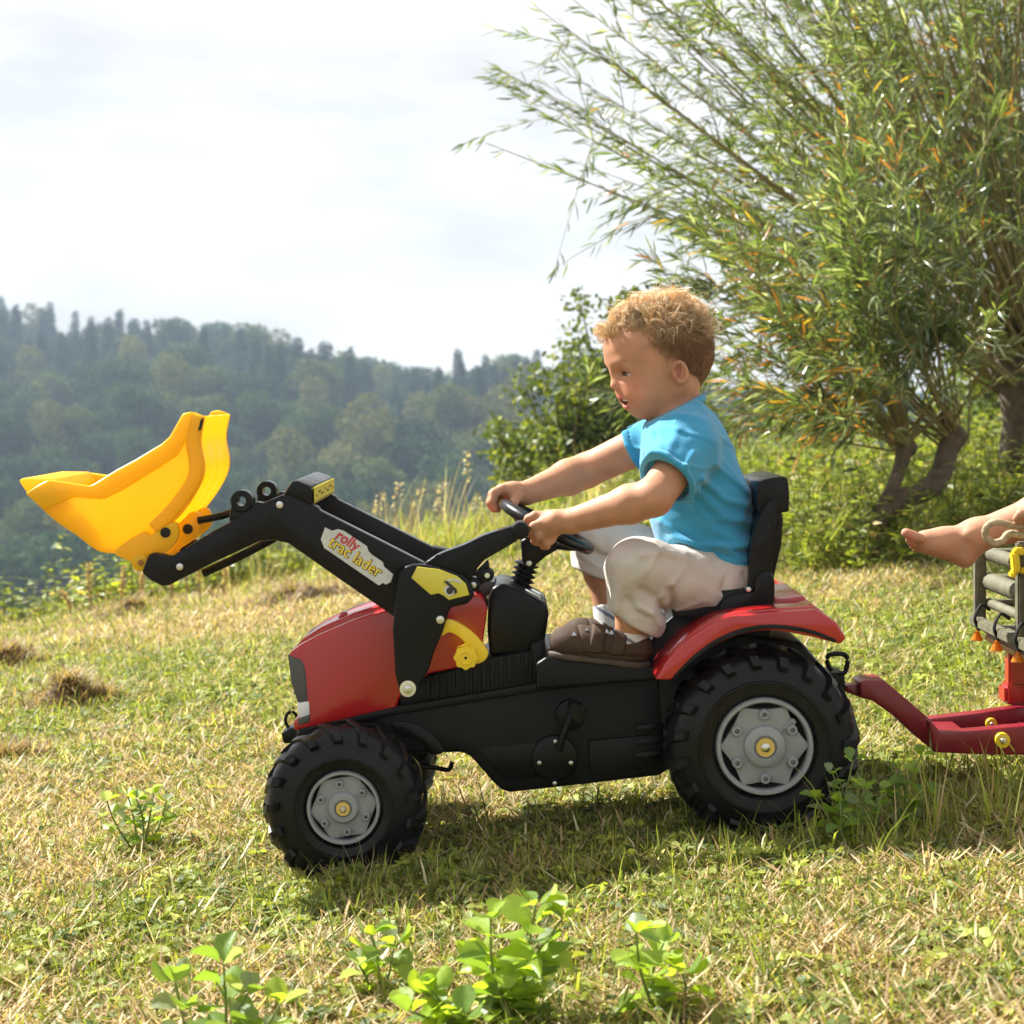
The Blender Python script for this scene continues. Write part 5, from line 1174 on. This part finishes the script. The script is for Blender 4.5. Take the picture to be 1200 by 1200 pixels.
# longer grass in front of the rear wheel, under the drawbar and along the brow
tall = [tuft(200+s, 16, .035, (.10, .24), (.0, .35), (.1, 1.1), (.0028, .0055), [(GREEN, 3), (LIME, 3), (STRAW, .7)], 6) for s in range(3)]
tall += [tuft(210+s, 12, .03, (.14, .34), (.0, .3), (.0, .7), (.0014, .0026), [(STRAW, 3), (PALE, 2), (TAN, 1)], 5) for s in range(2)]
px_, w_ = [], []
def patch(n, fx, fy, sx, sy, s0, s1, ids):
    for _ in range(n):
        a, b = fx+r.normal()*sx, fy+r.normal()*sy; px_.append((a, b, float(ground_z(a, b)))); w_.append((r.uniform(s0, s1), r.choice(ids)))
patch(12, .36, -.40, .16, .04, .3, .55, [0, 1, 2]); patch(22, .62, -.26, .10, .08, .4, .8, [0, 1, 2]); patch(16, .80, -.15, .12, .10, .35, .7, [0, 1, 2]); patch(10, -.02, -.36, .12, .03, .25, .5, [0, 1, 2])
patch(6, -.24, -.33, .06, .02, .2, .4, [0, 1, 3]); patch(16, .55, -.85, .4, .25, .2, .38, [0, 1, 2]); patch(8, -.5, -.9, .35, .25, .15, .3, [0, 1, 2])
patch(200, -.05, 5.5, .42, .35, .8, 1.6, [0, 1, 2, 2, 4]); patch(90, -.75, 5.3, .35, .35, .5, 1.0, [0, 1, 2, 3]); patch(24, -1.6, 5.4, .5, .2, .3, .6, [0, 1, 3, 4])
patch(80, .8, 6.2, .5, .5, .9, 1.8, [0, 1, 2, 3])
px_ = np.array(px_); w_ = np.array(w_)
scatter('tall_grass', px_, np.column_stack([r.normal(size=len(px_))*.08, r.normal(size=len(px_))*.08, r.uniform(0, 6.28, len(px_))]), w_[:, 0], w_[:, 1].astype(int), tall, label='longer unmown grass beside the wheels and along the brow', cat='grass')

# thick weeds under the willows
def weed(seed, n, hgt, table, lsz=(.05, .11)):
    rr = np.random.default_rng(seed); c, d, nn, ln = [], [], [], []; paths = []
    for i in range(n):
        a = rr.uniform(0, 6.28); q = .22*math.sqrt(rr.random()); h = rr.uniform(*hgt); b = np.array([q*math.cos(a), q*math.sin(a), 0]); tp = b+np.array([rr.normal()*.10, rr.normal()*.10, h]); t_ = np.linspace(0, 1, 5)
        paths.append(b+(tp-b)*t_[:, None])
        for k in range(int(9+h*22)):
            f = rr.uniform(.12, 1); c.append(b+(tp-b)*f); aa = rr.uniform(0, 6.28); d.append((math.cos(aa), math.sin(aa), rr.uniform(-.35, .6))); nn.append(np.array([0, 0, 1.])+rr.normal(size=3)*.4); ln.append(rr.uniform(*lsz)*(1.1-.5*f))
    ln = np.array(ln); V, F = leaf_arrays(np.array(c), np.array(d), np.array(nn), ln, ln*rr.uniform(.22, .42, len(ln)), .12); Vt, Ft = tube_arrays(np.array(paths), np.full((len(paths), 5), .0025), 3); Ft = np.concatenate([Ft[:, [0, 1, 2]], Ft[:, [0, 2, 3]]])
    me = bpy.data.meshes.new('weed'); me_from(me, np.concatenate([V, Vt]), np.concatenate([F, Ft+len(V)]), np.concatenate([np.repeat(pick(rr, table, len(ln)), 8, 0), np.tile(GREEN*.8, (len(Vt), 1))])); return (me, M_leaf)
wp = [weed(300+s, 9, (.14, .40), [(LIME, 3), (GREEN, 3.5), (DARK, 1), (STRAW*.8, .8)]) for s in range(4)]+[tuft(310, 40, .14, (.2, .42), (.0, .5), (.1, 1.2), (.004, .008), [(GREEN, 3), (LIME, 3), (STRAW, 1)], 5)]
pw_ = []; B2x = float(P(1010, 668, 3.33).x)
for _ in range(620):
    a = r.uniform(.62, 3.6); b = r.uniform(0, 1)**1.3*4.2+max(3.55, 3.95-.1*a)+.35*math.sin(a*2.1); pw_.append((a, b))
for _ in range(130): pw_.append((r.uniform(.2, 1.3), r.uniform(6.0, 7.6)))
for _ in range(26): pw_.append((r.uniform(-2.7, -1.0), r.uniform(5.35, 5.9)))
for _ in range(26): pw_.append((B2x+r.normal()*.16, 3.42+r.normal()*.10))
pw_ = np.array(pw_)
scatter('weed_thicket', np.column_stack([pw_, ground_z(pw_[:, 0], pw_[:, 1])]), np.column_stack([r.normal(size=len(pw_))*.1, r.normal(size=len(pw_))*.1, r.uniform(0, 6.28, len(pw_))]), r.uniform(.5, 1.05, len(pw_))*(1+.06*(pw_[:, 1]-4)), r.choice(5, len(pw_), p=[.18, .18, .18, .16, .3]), wp, label='dense bright green weeds and nettles growing under the willows', cat='weeds')

# small heaps of dry hay left on the slope
M_hay = mat('brown_hay_core', (.13, .085, .045), rough=.95, var=.35, vscale=30, bump=.8, bscale=60)
def hay(px, py, wm, hm, seed, label, d=None):
    rr = np.random.default_rng(seed)
    # walk along the viewing ray to the ground
    for Yk in np.arange(-1, 9, .01):
        q = P(px, py, Yk)
        if q.z <= ground_z(q.x, q.y): break
    root_ = empty('hay_heap', q, label, 'hay heap', 'hay heaps on the slope')
    n_ = 22; th = np.linspace(0, 2*PI, 40, endpoint=False); rings = np.linspace(0, 1, n_); R_, T_ = np.meshgrid(rings, th, indexing='ij')
    X_ = wm*R_*np.cos(T_); Y_ = wm*.55*R_*np.sin(T_); H_ = hm*np.cos(R_*PI/2)**1.2*(1+.35*vnoise(X_, Y_, 28, seed))-.012*R_
    V_ = np.stack([q.x+X_, q.y+Y_, ground_z(q.x+X_, q.y+Y_)+H_], -1).reshape(-1, 3); I_ = np.arange(n_*40).reshape(n_, 40); F_ = np.stack([I_[:-1], np.roll(I_[:-1], -1, 1), np.roll(I_[1:], -1, 1), I_[1:]], -1).reshape(-1, 4)
    np_obj('heap_core', V_, F_, M_hay, root_, True)
    nb = 1500; k = rr.integers(0, len(V_), nb); V2, F2 = blade_arrays(V_[k]+rr.normal(size=(nb, 3))*.004, rr.uniform(0, 6.28, nb), rr.uniform(.03, .10, nb), rr.uniform(.7, 1.6, nb), rr.uniform(-.3, .6, nb), rr.uniform(.002, .005, nb), 3)
    o = np_obj('loose_straw', V2, F2, M_grass, root_, False, np.repeat(pick(rr, [(TAN*.8, 3), (STRAW*.8, 2), (TAN*.5, 2)], nb), 8, 0)); o['kind'] = 'stuff'
hay(85, 838, .23, .075, 1, 'low brown hay heap in the grass left of the front wheel')
hay(2, 795, .26, .09, 2, 'brown hay heap cut by the left edge, above the other heaps')
hay(5, 905, .16, .05, 3, 'small flat hay scatter at the left edge, lowest of the heaps')
hay(345, 718, .42, .09, 4, 'long pale hay swath on the brow behind the loader arm')
hay(160, 735, .45, .08, 5, 'dry hay swath on the brow below the raised bucket')

# ------------------------------------------------------------------ foreground clover plants, leaf by leaf
def leaf_mesh(name, ln, wd, cup, seed):
    """one obovate leaflet, base at the origin, tip along +x"""
    rr = np.random.default_rng(seed); t_ = np.linspace(0, 1, 7); prof = np.array([.05, .46, .80, .98, 1.0, .86, .40])*wd/2; v = []; 
    for i, tk in enumerate(t_):
        for s in (-1, -.5, 0, .5, 1): v.append((tk*ln, s*prof[i], cup*ln*(abs(s)**1.5)*.32*prof[i]/(wd/2)-.22*cup*ln*tk**2+rr.normal()*.0003))
    f = [(i*5+k, i*5+k+1, (i+1)*5+k+1, (i+1)*5+k) for i in range(6) for k in range(4)]
    me = bpy.data.meshes.new(name); me_from(me, v, np.array(f)); me.shade_smooth(); return me
def leafmat(nm, c): return mat(nm, c, rough=.42, spec=.45, trans=.5, tcol=tuple(np.array(c)*np.array([1.9, 1.75, .7])), var=.12, vscale=120, bump=.25, bscale=260)
LM = [leafmat('clover_leaf_bright', (.27, .38, .045)), leafmat('clover_leaf_green', (.16, .26, .05)), leafmat('clover_leaf_dull', (.22, .28, .15))]
LEAVES = [[leaf_mesh('leaf', .034, .029, c, 7+i) for i, c in enumerate((.5, 1.0, -.5))] for _ in LM]
for ms, m_ in zip(LEAVES, LM):
    for me in ms: me.materials.append(m_)
M_stem = mat('green_stem', (.17, .22, .06), rough=.5, trans=.2, tcol=(.3, .35, .08))
def plant(px, pyb, Y, tops, label, seed, tone, sc_=1.0):
    """tops: list of (px, py) shoot tips at depth Y; every shoot carries whorls of leaflets"""
    rr = random.Random(seed); b = P(px, pyb, Y); b.z = float(ground_z(b.x, b.y)); root_ = empty('clover_plant', b, label, 'plant', 'leafy clover plants in the foreground')
    for (tx, ty) in tops:
        tp = P(tx, ty, Y+rr.uniform(-.04, .04)); mid = (b+tp)/2+Vector((rr.uniform(-.015, .015), rr.uniform(-.02, .02), .01)); path = smooth_line([b, mid, tp], 6); tube('stem', [Vector(x) for x in path[::2]], [.0022, .0013], M_stem, root_, 6, 2)
        nw = max(2, int((tp-b).length/.032))
        for w_k in range(nw+1):
            f = .25+.75*w_k/nw; c = Vector(path[min(len(path)-1, int(f*(len(path)-1)))]); a0 = rr.uniform(0, 6.28); top_ = w_k == nw
            for k in range(3 if not top_ else 4):
                a = a0+k*2.1+rr.uniform(-.3, .3); pit = rr.uniform(-.2, .6) if not top_ else rr.uniform(.3, 1.1)
                t_ = rr.choices([0, 1, 2], tone)[0]; me = LEAVES[t_][rr.randrange(3)]; o = bpy.data.objects.new('leaf', me); C.objects.link(o); o.parent = root_; o.matrix_parent_inverse = Matrix.Translation(-root_.location)
                s_ = sc_*rr.uniform(.65, 1.15)*(1 if not top_ else .8); o.location = c+Vector((math.cos(a)*.004, math.sin(a)*.004, 0)); o.rotation_euler = Euler((rr.uniform(-.5, .5), -pit, a), 'XYZ'); o.scale = (s_, s_, s_)
plant(605, 1225, -1.02, [(575, 1075), (628, 1060), (560, 1120), (660, 1075), (590, 1140), (500, 1165), (630, 1130)], 'tall bright clover plant in the foreground, bushiest of the clover plants', 31, (7, 2, 1), 1.15)
plant(775, 1235, -1.02, [(745, 1092), (778, 1105), (800, 1140), (760, 1150)], 'clover plant in the foreground just right of the bushiest one', 32, (6, 3, 1), 1.1)
plant(255, 1260, -1.15, [(262, 1128), (205, 1150), (290, 1165), (330, 1175)], 'grey-green clover plant at the bottom left of the picture', 33, (2, 3, 6), 1.15)
plant(445, 1180, -.86, [(435, 1095), (462, 1105), (420, 1130)], 'small pale clover plant left of the bushiest one', 34, (2, 3, 4), .95)
plant(525, 1250, -1.05, [(505, 1160), (545, 1190), (480, 1185)], 'low clover shoots at the bottom edge beside the bushiest plant', 35, (6, 4, 0), 1.1)
plant(985, 975, -.34, [(975, 905), (1000, 890), (955, 935), (1015, 925), (1030, 945), (985, 940)], 'dark leafy weed growing against the rear tyre', 36, (1, 6, 2), .68)
plant(1065, 965, -.30, [(1055, 900), (1080, 885), (1095, 930), (1040, 930)], 'leafy weed under the trailer drawbar', 37, (2, 6, 1), .75)
plant(165, 945, .1, [(150, 932), (180, 930), (125, 938), (195, 938), (160, 936)], 'low clover patch in the grass left of the front wheel', 38, (4, 3, 3), .8)

# ------------------------------------------------------------------ dead stalks and seed heads on the brow
M_stalk = mat('dry_stalk', (.36, .24, .12), rough=.85, var=.25, vscale=60, trans=.15, tcol=(.5, .33, .15))
def stalk(px, py0, py1, Y, lean, kind, seed, label):
    rr = random.Random(seed); b = P(px, py0, Y); b.z = min(b.z, float(ground_z(b.x, b.y))); tp = P(px+lean, py1, Y); h = (tp-b).length
    cat_, nm, grp = ('stalk', 'dry_stalk', 'dead stalks on the brow') if kind == 'dock' else ('seed grass', 'seed_grass', 'seed-headed grasses on the brow')
    root_ = empty(nm, b, label, cat_, grp); mid = (b+tp)/2+Vector((rr.uniform(-.03, .03), 0, .02)); path = smooth_line([b, mid, tp], 6)
    tube('stem', [Vector(x) for x in path[::2]], [.006, .003] if kind == 'dock' else [.0028, .0016], M_stalk, root_, 6, 2)
    r2 = np.random.default_rng(seed); n_ = 110 if kind == 'dock' else 34; f = r2.uniform(.45 if kind == 'dock' else .72, 1, n_); c = np.array([path[int(k*(len(path)-1))] for k in f])
    ax_ = r2.uniform(0, 6.28, n_); d = np.stack([np.cos(ax_), np.sin(ax_), r2.uniform(.2, 1.4, n_) if kind == 'dock' else r2.uniform(-.8, .6, n_)], 1)
    ln = r2.uniform(.010, .019, n_)*(1 if kind == 'dock' else 1.2); V, F = leaf_arrays(c+d*.0035*(1 if kind == 'dock' else 3), d, np.tile((0, 0, 1.), (n_, 1))+r2.normal(size=(n_, 3))*.5, ln, ln*.45, .2)
    np_obj('seed_head', V, F, M_grass, root_, False, np.repeat(pick(r2, [(TAN, 3), (STRAW, 2)] if kind == 'dock' else [(STRAW, 2), (PALE, 3)], n_), 8, 0))
for i, (x, y0, y1, ln_) in enumerate(((112, 722, 668, -8), (140, 722, 672, 6), (160, 718, 664, 2), (172, 720, 680, -4), (205, 716, 666, 4), (222, 714, 640, 8), (236, 714, 660, -3), (258, 712, 676, 6), (84, 722, 702, -14))):
    stalk(x, y0, y1-10, 4.75+.12*(i % 3), ln_, 'dock', 400+i, ['leftmost tall dead stalk of the row', 'second tall dead stalk from the left', 'third dead stalk from the left', 'fourth dead stalk from the left', 'fifth dead stalk from the left', 'tallest dead stalk', 'seventh dead stalk from the left', 'rightmost dead stalk', 'short bent dead stalk at the far left'][i]+' below the bucket')
for i, (x, y0, y1, ln_) in enumerate(((452, 650, 572, -6), (466, 648, 558, 4), (480, 648, 570, 14), (498, 645, 560, 22), (440, 652, 600, -10), (540, 640, 520, 10), (520, 642, 585, -8), (556, 640, 575, 6))):
    stalk(x, y0, y1, 5.35+.1*(i % 3), ln_, 'grass', 440+i, ['drooping seed grass behind the loader arm, second from the left', 'upright seed grass behind the loader arm, third from the left', 'seed grass behind the loader arm, fourth from the left', 'right-leaning seed grass behind the loader arm, fifth from the left', 'leftmost left-leaning seed grass behind the loader arm', 'tallest thin seed grass between loader arm and lever', 'short seed grass left of the tallest one', 'rightmost seed grass behind the control lever'][i])

# ------------------------------------------------------------------ shrubs beyond the brow
M_bush = mat('shrub_leaf', (.10, .14, .03), rough=.5, spec=.35, attr=True, trans=.35, tcol=(1.4, 1.35, .55))
M_bark = mat('willow_bark', (.095, .068, .042), rough=.9, var=.45, vscale=28, bump=1.0, bscale=70, bdetail=6)
def shrub(px, py_base, Y, w_m, h_m, n, seed, label, tone=1.0, lsize=(.035, .06)):
    rr = np.random.default_rng(seed); b = P(px, py_base, Y); b.z = float(ground_z(b.x, b.y)); h_m = h_m+max(0, P(px, py_base, Y).z-b.z)
    root_ = empty('leafy_shrub', b, label, 'shrub', 'shrubs beyond the brow'); paths = []; cs = []; rs = []
    for i in range(26):
        a = rr.uniform(0, 6.28); q = rr.uniform(.15, 1)*w_m*.5; f = rr.uniform(.25, 1.0); top = np.array([q*math.cos(a)*(1.15-.5*f), q*math.sin(a)*(1.15-.5*f), h_m*f]); t_ = np.linspace(0, 1, 7)
        pt = np.array(b)+top*t_[:, None]**np.array([1.3, 1.3, .9]); paths.append(pt); 
        for g in (.55, .8, 1.0):
            cs.append(pt[int(g*6)]); rs.append(rr.uniform(.10, .17)*w_m*(1.1-.35*f))
    V, F = tube_arrays(np.array(paths), np.tile(np.linspace(.016, .004, 7), (26, 1)), 5); np_obj('branches', V, F, M_bark, root_, True)
    k = rr.choice(len(cs), n); uu = rr.normal(size=(n, 3)); uu /= np.linalg.norm(uu, axis=1, keepdims=True); pos = np.array(cs)[k]+uu*np.array(rs)[k][:, None]*rr.uniform(.2, 1.25, n)[:, None]
    ln = rr.uniform(*lsize, n); V, F = leaf_arrays(pos, uu*.4+rr.normal(size=(n, 3))*.6-np.array([0, 0, .2]), rr.normal(size=(n, 3))*.6+np.array([0, 0, .7]), ln, ln*.55, .15)
    np_obj('foliage', V, F, M_bush, root_, False, np.repeat(pick(rr, [(DARK*.9, 4), (GREEN*.8, 3), (LIME*.8, .8)], n)*tone, 8, 0))
shrub(665, 640, 7.6, 1.05, 1.15, 7500, 501, 'dark green shrub behind the boy, widest of the shrubs')
shrub(725, 640, 8.2, .75, 1.52, 5200, 502, 'tall dark shrub rising behind the boy\'s forehead', .9)
shrub(615, 640, 8.4, .55, .75, 2600, 503, 'low shrub at the left flank of the wide dark shrub', 1.1)
shrub(810, 650, 8.6, .9, .7, 3800, 504, 'shaded shrub hidden between the boy\'s back and the willows', .8)
shrub(960, 650, 10.8, 2.0, .75, 5000, 505, 'broad shrub in the shade under the willow crowns', 1.25, (.05, .08))
shrub(1180, 660, 10.5, 2.0, 1.3, 6000, 506, 'shrub behind the willow trunk at the right edge', 1.2, (.05, .08))

# ------------------------------------------------------------------ willows
M_wleaf = mat('willow_leaf', (.12, .16, .05), rough=.24, spec=.8, attr=True, trans=.36, tcol=(1.5, 1.5, .6))
M_whip = mat('willow_whip', (.21, .165, .06), rough=.6, var=.25, vscale=30)
def willow(name, trunk_pts, trunk_r, heads, nwhip, nleaf, seed, label, elev, lens, azw, lowfac=1.0, extra=()):
    rr = np.random.default_rng(seed); b = Vector(trunk_pts[0][0]); root_ = empty(name, b, label, 'tree', 'pollard willows at the edge of the meadow')
    tk = None
    for i, (pts, rad) in enumerate(zip(trunk_pts, trunk_r)):
        o = tube('trunk' if i == 0 else 'limb', pts, rad, M_bark, root_, 14, 8)
        me = o.data; co = np.empty(len(me.vertices)*3, np.float32); me.vertices.foreach_get('co', co); co = co.reshape(-1, 3); co += (n3(co, 26, seed+i)*.010)[:, None]*np.sign(rr.normal(size=3))+(n3(co, 70, seed+9)*.005)[:, None]; me.vertices.foreach_set('co', co.ravel()); me.update()
    for hq in heads:                                                          # knobbly pollard heads
        bm = bmesh.new(); bmesh.ops.create_icosphere(bm, subdivisions=4, radius=hq[1])
        for v in bm.verts:
            c_ = np.array(v.co)[None]; v.co *= 1+.35*float(n3(c_, 24/hq[1]*.1, seed)[0])+.15*float(n3(c_, 70/hq[1]*.1, seed+1)[0])
        bmesh.ops.translate(bm, verts=bm.verts, vec=hq[0]); bm_obj('pollard_head', bm, M_bark, root_, True)
    K_ = 14; t_ = np.linspace(0, 1, K_); paths = []; LS = []
    specs = []
    for i in range(nwhip):
        hq = heads[rr.integers(len(heads))]; az = rr.uniform(*azw) if rr.random() < .72 else rr.uniform(0, 2*PI); e_ = rr.uniform(*elev); specs.append((hq, az, e_, rr.uniform(*lens)*(1-.25*lowfac*max(0, .6-e_))))
    for s_ in extra: specs.append((heads[s_[0]],)+s_[1:])
    for hq, az, e_, Ln in specs:
        st = np.array(hq[0])+rr.normal(size=3)*hq[1]*.5; dr = np.array([math.cos(az)*math.cos(e_), math.sin(az)*math.cos(e_), math.sin(e_)])
        bend = rr.normal()*.06; sdv = np.cross(dr, [0, 0, 1.]); sdv /= np.linalg.norm(sdv)+1e-9
        pth = st+np.outer(t_*Ln, dr)+np.outer(t_**2*Ln*bend, sdv)+np.outer(-.015*t_**2.4*Ln+.0*t_, [0, 0, 1.]); paths.append(pth); LS.append(Ln)
    paths = np.array(paths); LS = np.array(LS)
    # side twigs
    tw = []; 
    for pth, Ln in zip(paths, LS):
        for _ in range(5):
            k = rr.integers(4, K_-1); d0 = pth[k]-pth[k-1]; d0 /= np.linalg.norm(d0); d1 = d0+rr.normal(size=3)*.55; d1 /= np.linalg.norm(d1); l_ = rr.uniform(.18, .55)*Ln*.4; s2 = np.linspace(0, 1, K_)
            tw.append(pth[k]+np.outer(s2*l_, d1)+np.outer(-.15*s2**2*l_, [0, 0, 1.]))
    tw = np.array(tw); V1, F1 = tube_arrays(paths, np.outer(np.clip(LS*.0036, .005, .010), np.linspace(1, .16, K_)), 5); V2, F2 = tube_arrays(tw, np.tile(np.linspace(.0028, .0010, K_), (len(tw), 1)), 3)
    np_obj('branches', np.concatenate([V1, V2]), np.concatenate([F1, F2+len(V1)]), M_whip, root_, True)
    allp = np.concatenate([paths, tw]); wgt = np.concatenate([LS, np.full(len(tw), .42*LS.mean())]); k = rr.choice(len(allp), nleaf, p=wgt/wgt.sum()); ismain = k < len(paths)
    f = np.where(ismain, .30+.70*rr.random(nleaf)**.7, rr.random(nleaf))*(K_-1.001); i0 = f.astype(int); fr = (f-i0)[:, None]; pos = allp[k, i0]*(1-fr)+allp[k, i0+1]*fr; tn = allp[k, i0+1]-allp[k, i0]; tn /= np.linalg.norm(tn, axis=1, keepdims=True)+1e-9
    side = rr.normal(size=(nleaf, 3)); side -= tn*(side*tn).sum(1, keepdims=True); side /= np.linalg.norm(side, axis=1, keepdims=True)
    d = tn*rr.uniform(.6, 1.3, (nleaf, 1))+side*rr.uniform(.3, .85, (nleaf, 1))-np.array([0, 0, .22]); ln = rr.uniform(.055, .10, nleaf); V, F = leaf_arrays(pos, d, side+rr.normal(size=(nleaf, 3))*.5+np.array([0, 0, .6]), ln, ln*rr.uniform(.085, .13, nleaf), .25)
    inner = np.clip(1-np.linalg.norm(pos-np.array(heads[0][0]), axis=1)/1.9, 0, 1); col = pick(rr, [(np.array([.115, .170, .055]), 4), (np.array([.18, .225, .075]), 3), (np.array([.065, .105, .040]), 2), (np.array([.36, .40, .28]), 2.2)], nleaf)
    aut = (rr.random(nleaf) < .015+.20*inner**1.1*(vnoise(pos[:, 0]*3, pos[:, 2]*3, 1.4, seed) > 0.05)); col[aut] = pick(rr, [(np.array([.50, .20, .04]), 2), (np.array([.55, .36, .05]), 2)], int(aut.sum()))
    np_obj('crown', V, F, M_wleaf, root_, False, np.repeat(col, 8, 0))
R_ = math.radians
H1 = P(1196, 432, 4.9); B1 = P(1192, 640, 4.9); B1.z = float(ground_z(B1.x, B1.y))-.03
willow('willow_tree', [[B1, P(1190, 560, 4.9), P(1193, 500, 4.9), H1]], [[.095, .075, .075, .10]], [(H1, .12), (P(1225, 420, 5.0), .10)], 165, 24000, 601, 'large pollard willow at the right edge with long whips fanning over the boy', (R_(18), R_(86)), (1.7, 2.9), (R_(115), R_(245)), 1.0,
       extra=[(0, R_(180), R_(31), 2.72), (0, R_(176), R_(35), 2.6), (0, R_(184), R_(38), 2.65), (0, R_(180), R_(43), 2.75), (0, R_(188), R_(29), 2.5), (0, R_(174), R_(40), 2.7), (0, R_(182), R_(34), 2.45), (0, R_(181), R_(46), 2.7), (0, R_(179), R_(37), 2.5), (0, R_(185), R_(33), 2.55), (0, R_(177), R_(29), 2.6)])
B2 = P(1008, 668, 3.33); B2.z = float(ground_z(B2.x, B2.y))-.02
F2_ = P(1052, 585, 3.38); H2 = P(1118, 512, 3.53); H3 = P(1062, 525, 3.48)
willow('leaning_willow', [[B2, P(1020, 630, 3.34), P(1038, 598, 3.36), P(1062, 583, 3.40), P(1090, 568, 3.44), P(1106, 548, 3.48), P(1112, 530, 3.51), H2], [P(1036, 600, 3.36), P(1044, 572, 3.40), P(1056, 545, 3.45), H3]], [[.050, .043, .046, .039, .036, .034, .036, .044], [.036, .026, .025, .032]], [(H2, .038), (H3, .032)], 110, 13500, 602, 'small leaning willow with a crooked forked trunk beside the weeds', (R_(8), R_(80)), (.7, 1.4), (R_(110), R_(250)), .5)
B3 = P(1290, 640, 6.4); B3.z = float(ground_z(B3.x, B3.y))-.03; H4 = P(1270, 400, 6.4)
willow('rear_willow', [[B3, P(1285, 520, 6.4), H4]], [[.10, .08, .10]], [(H4, .13)], 70, 6500, 603, 'willow standing further back, its crown filling the top right corner', (R_(25), R_(85)), (2.0, 3.2), (R_(90), R_(270)))

# ------------------------------------------------------------------ air
hz = bpy.data.materials.new('haze_air'); hz.use_nodes = True; hn = hz.node_tree; hn.nodes.clear()
ho = hn.nodes.new('ShaderNodeOutputMaterial'); pv = hn.nodes.new('ShaderNodeVolumePrincipled'); pv.inputs['Color'].default_value = (.62, .80, 1.0, 1); pv.inputs['Density'].default_value = .0006; pv.inputs['Anisotropy'].default_value = .3
hn.links.new(pv.outputs[0], ho.inputs['Volume'])
bm = bmesh.new(); bmesh.ops.create_cube(bm, size=1); bmesh.ops.transform(bm, matrix=Matrix.Translation((0, 205, 2)) @ Matrix.Diagonal((660, 440, 80, 1)), verts=bm.verts)
hzo = bm_obj('haze', bm, hz); tag(hzo, kind='stuff', label='thin bluish haze hanging in the valley air', cat='haze')
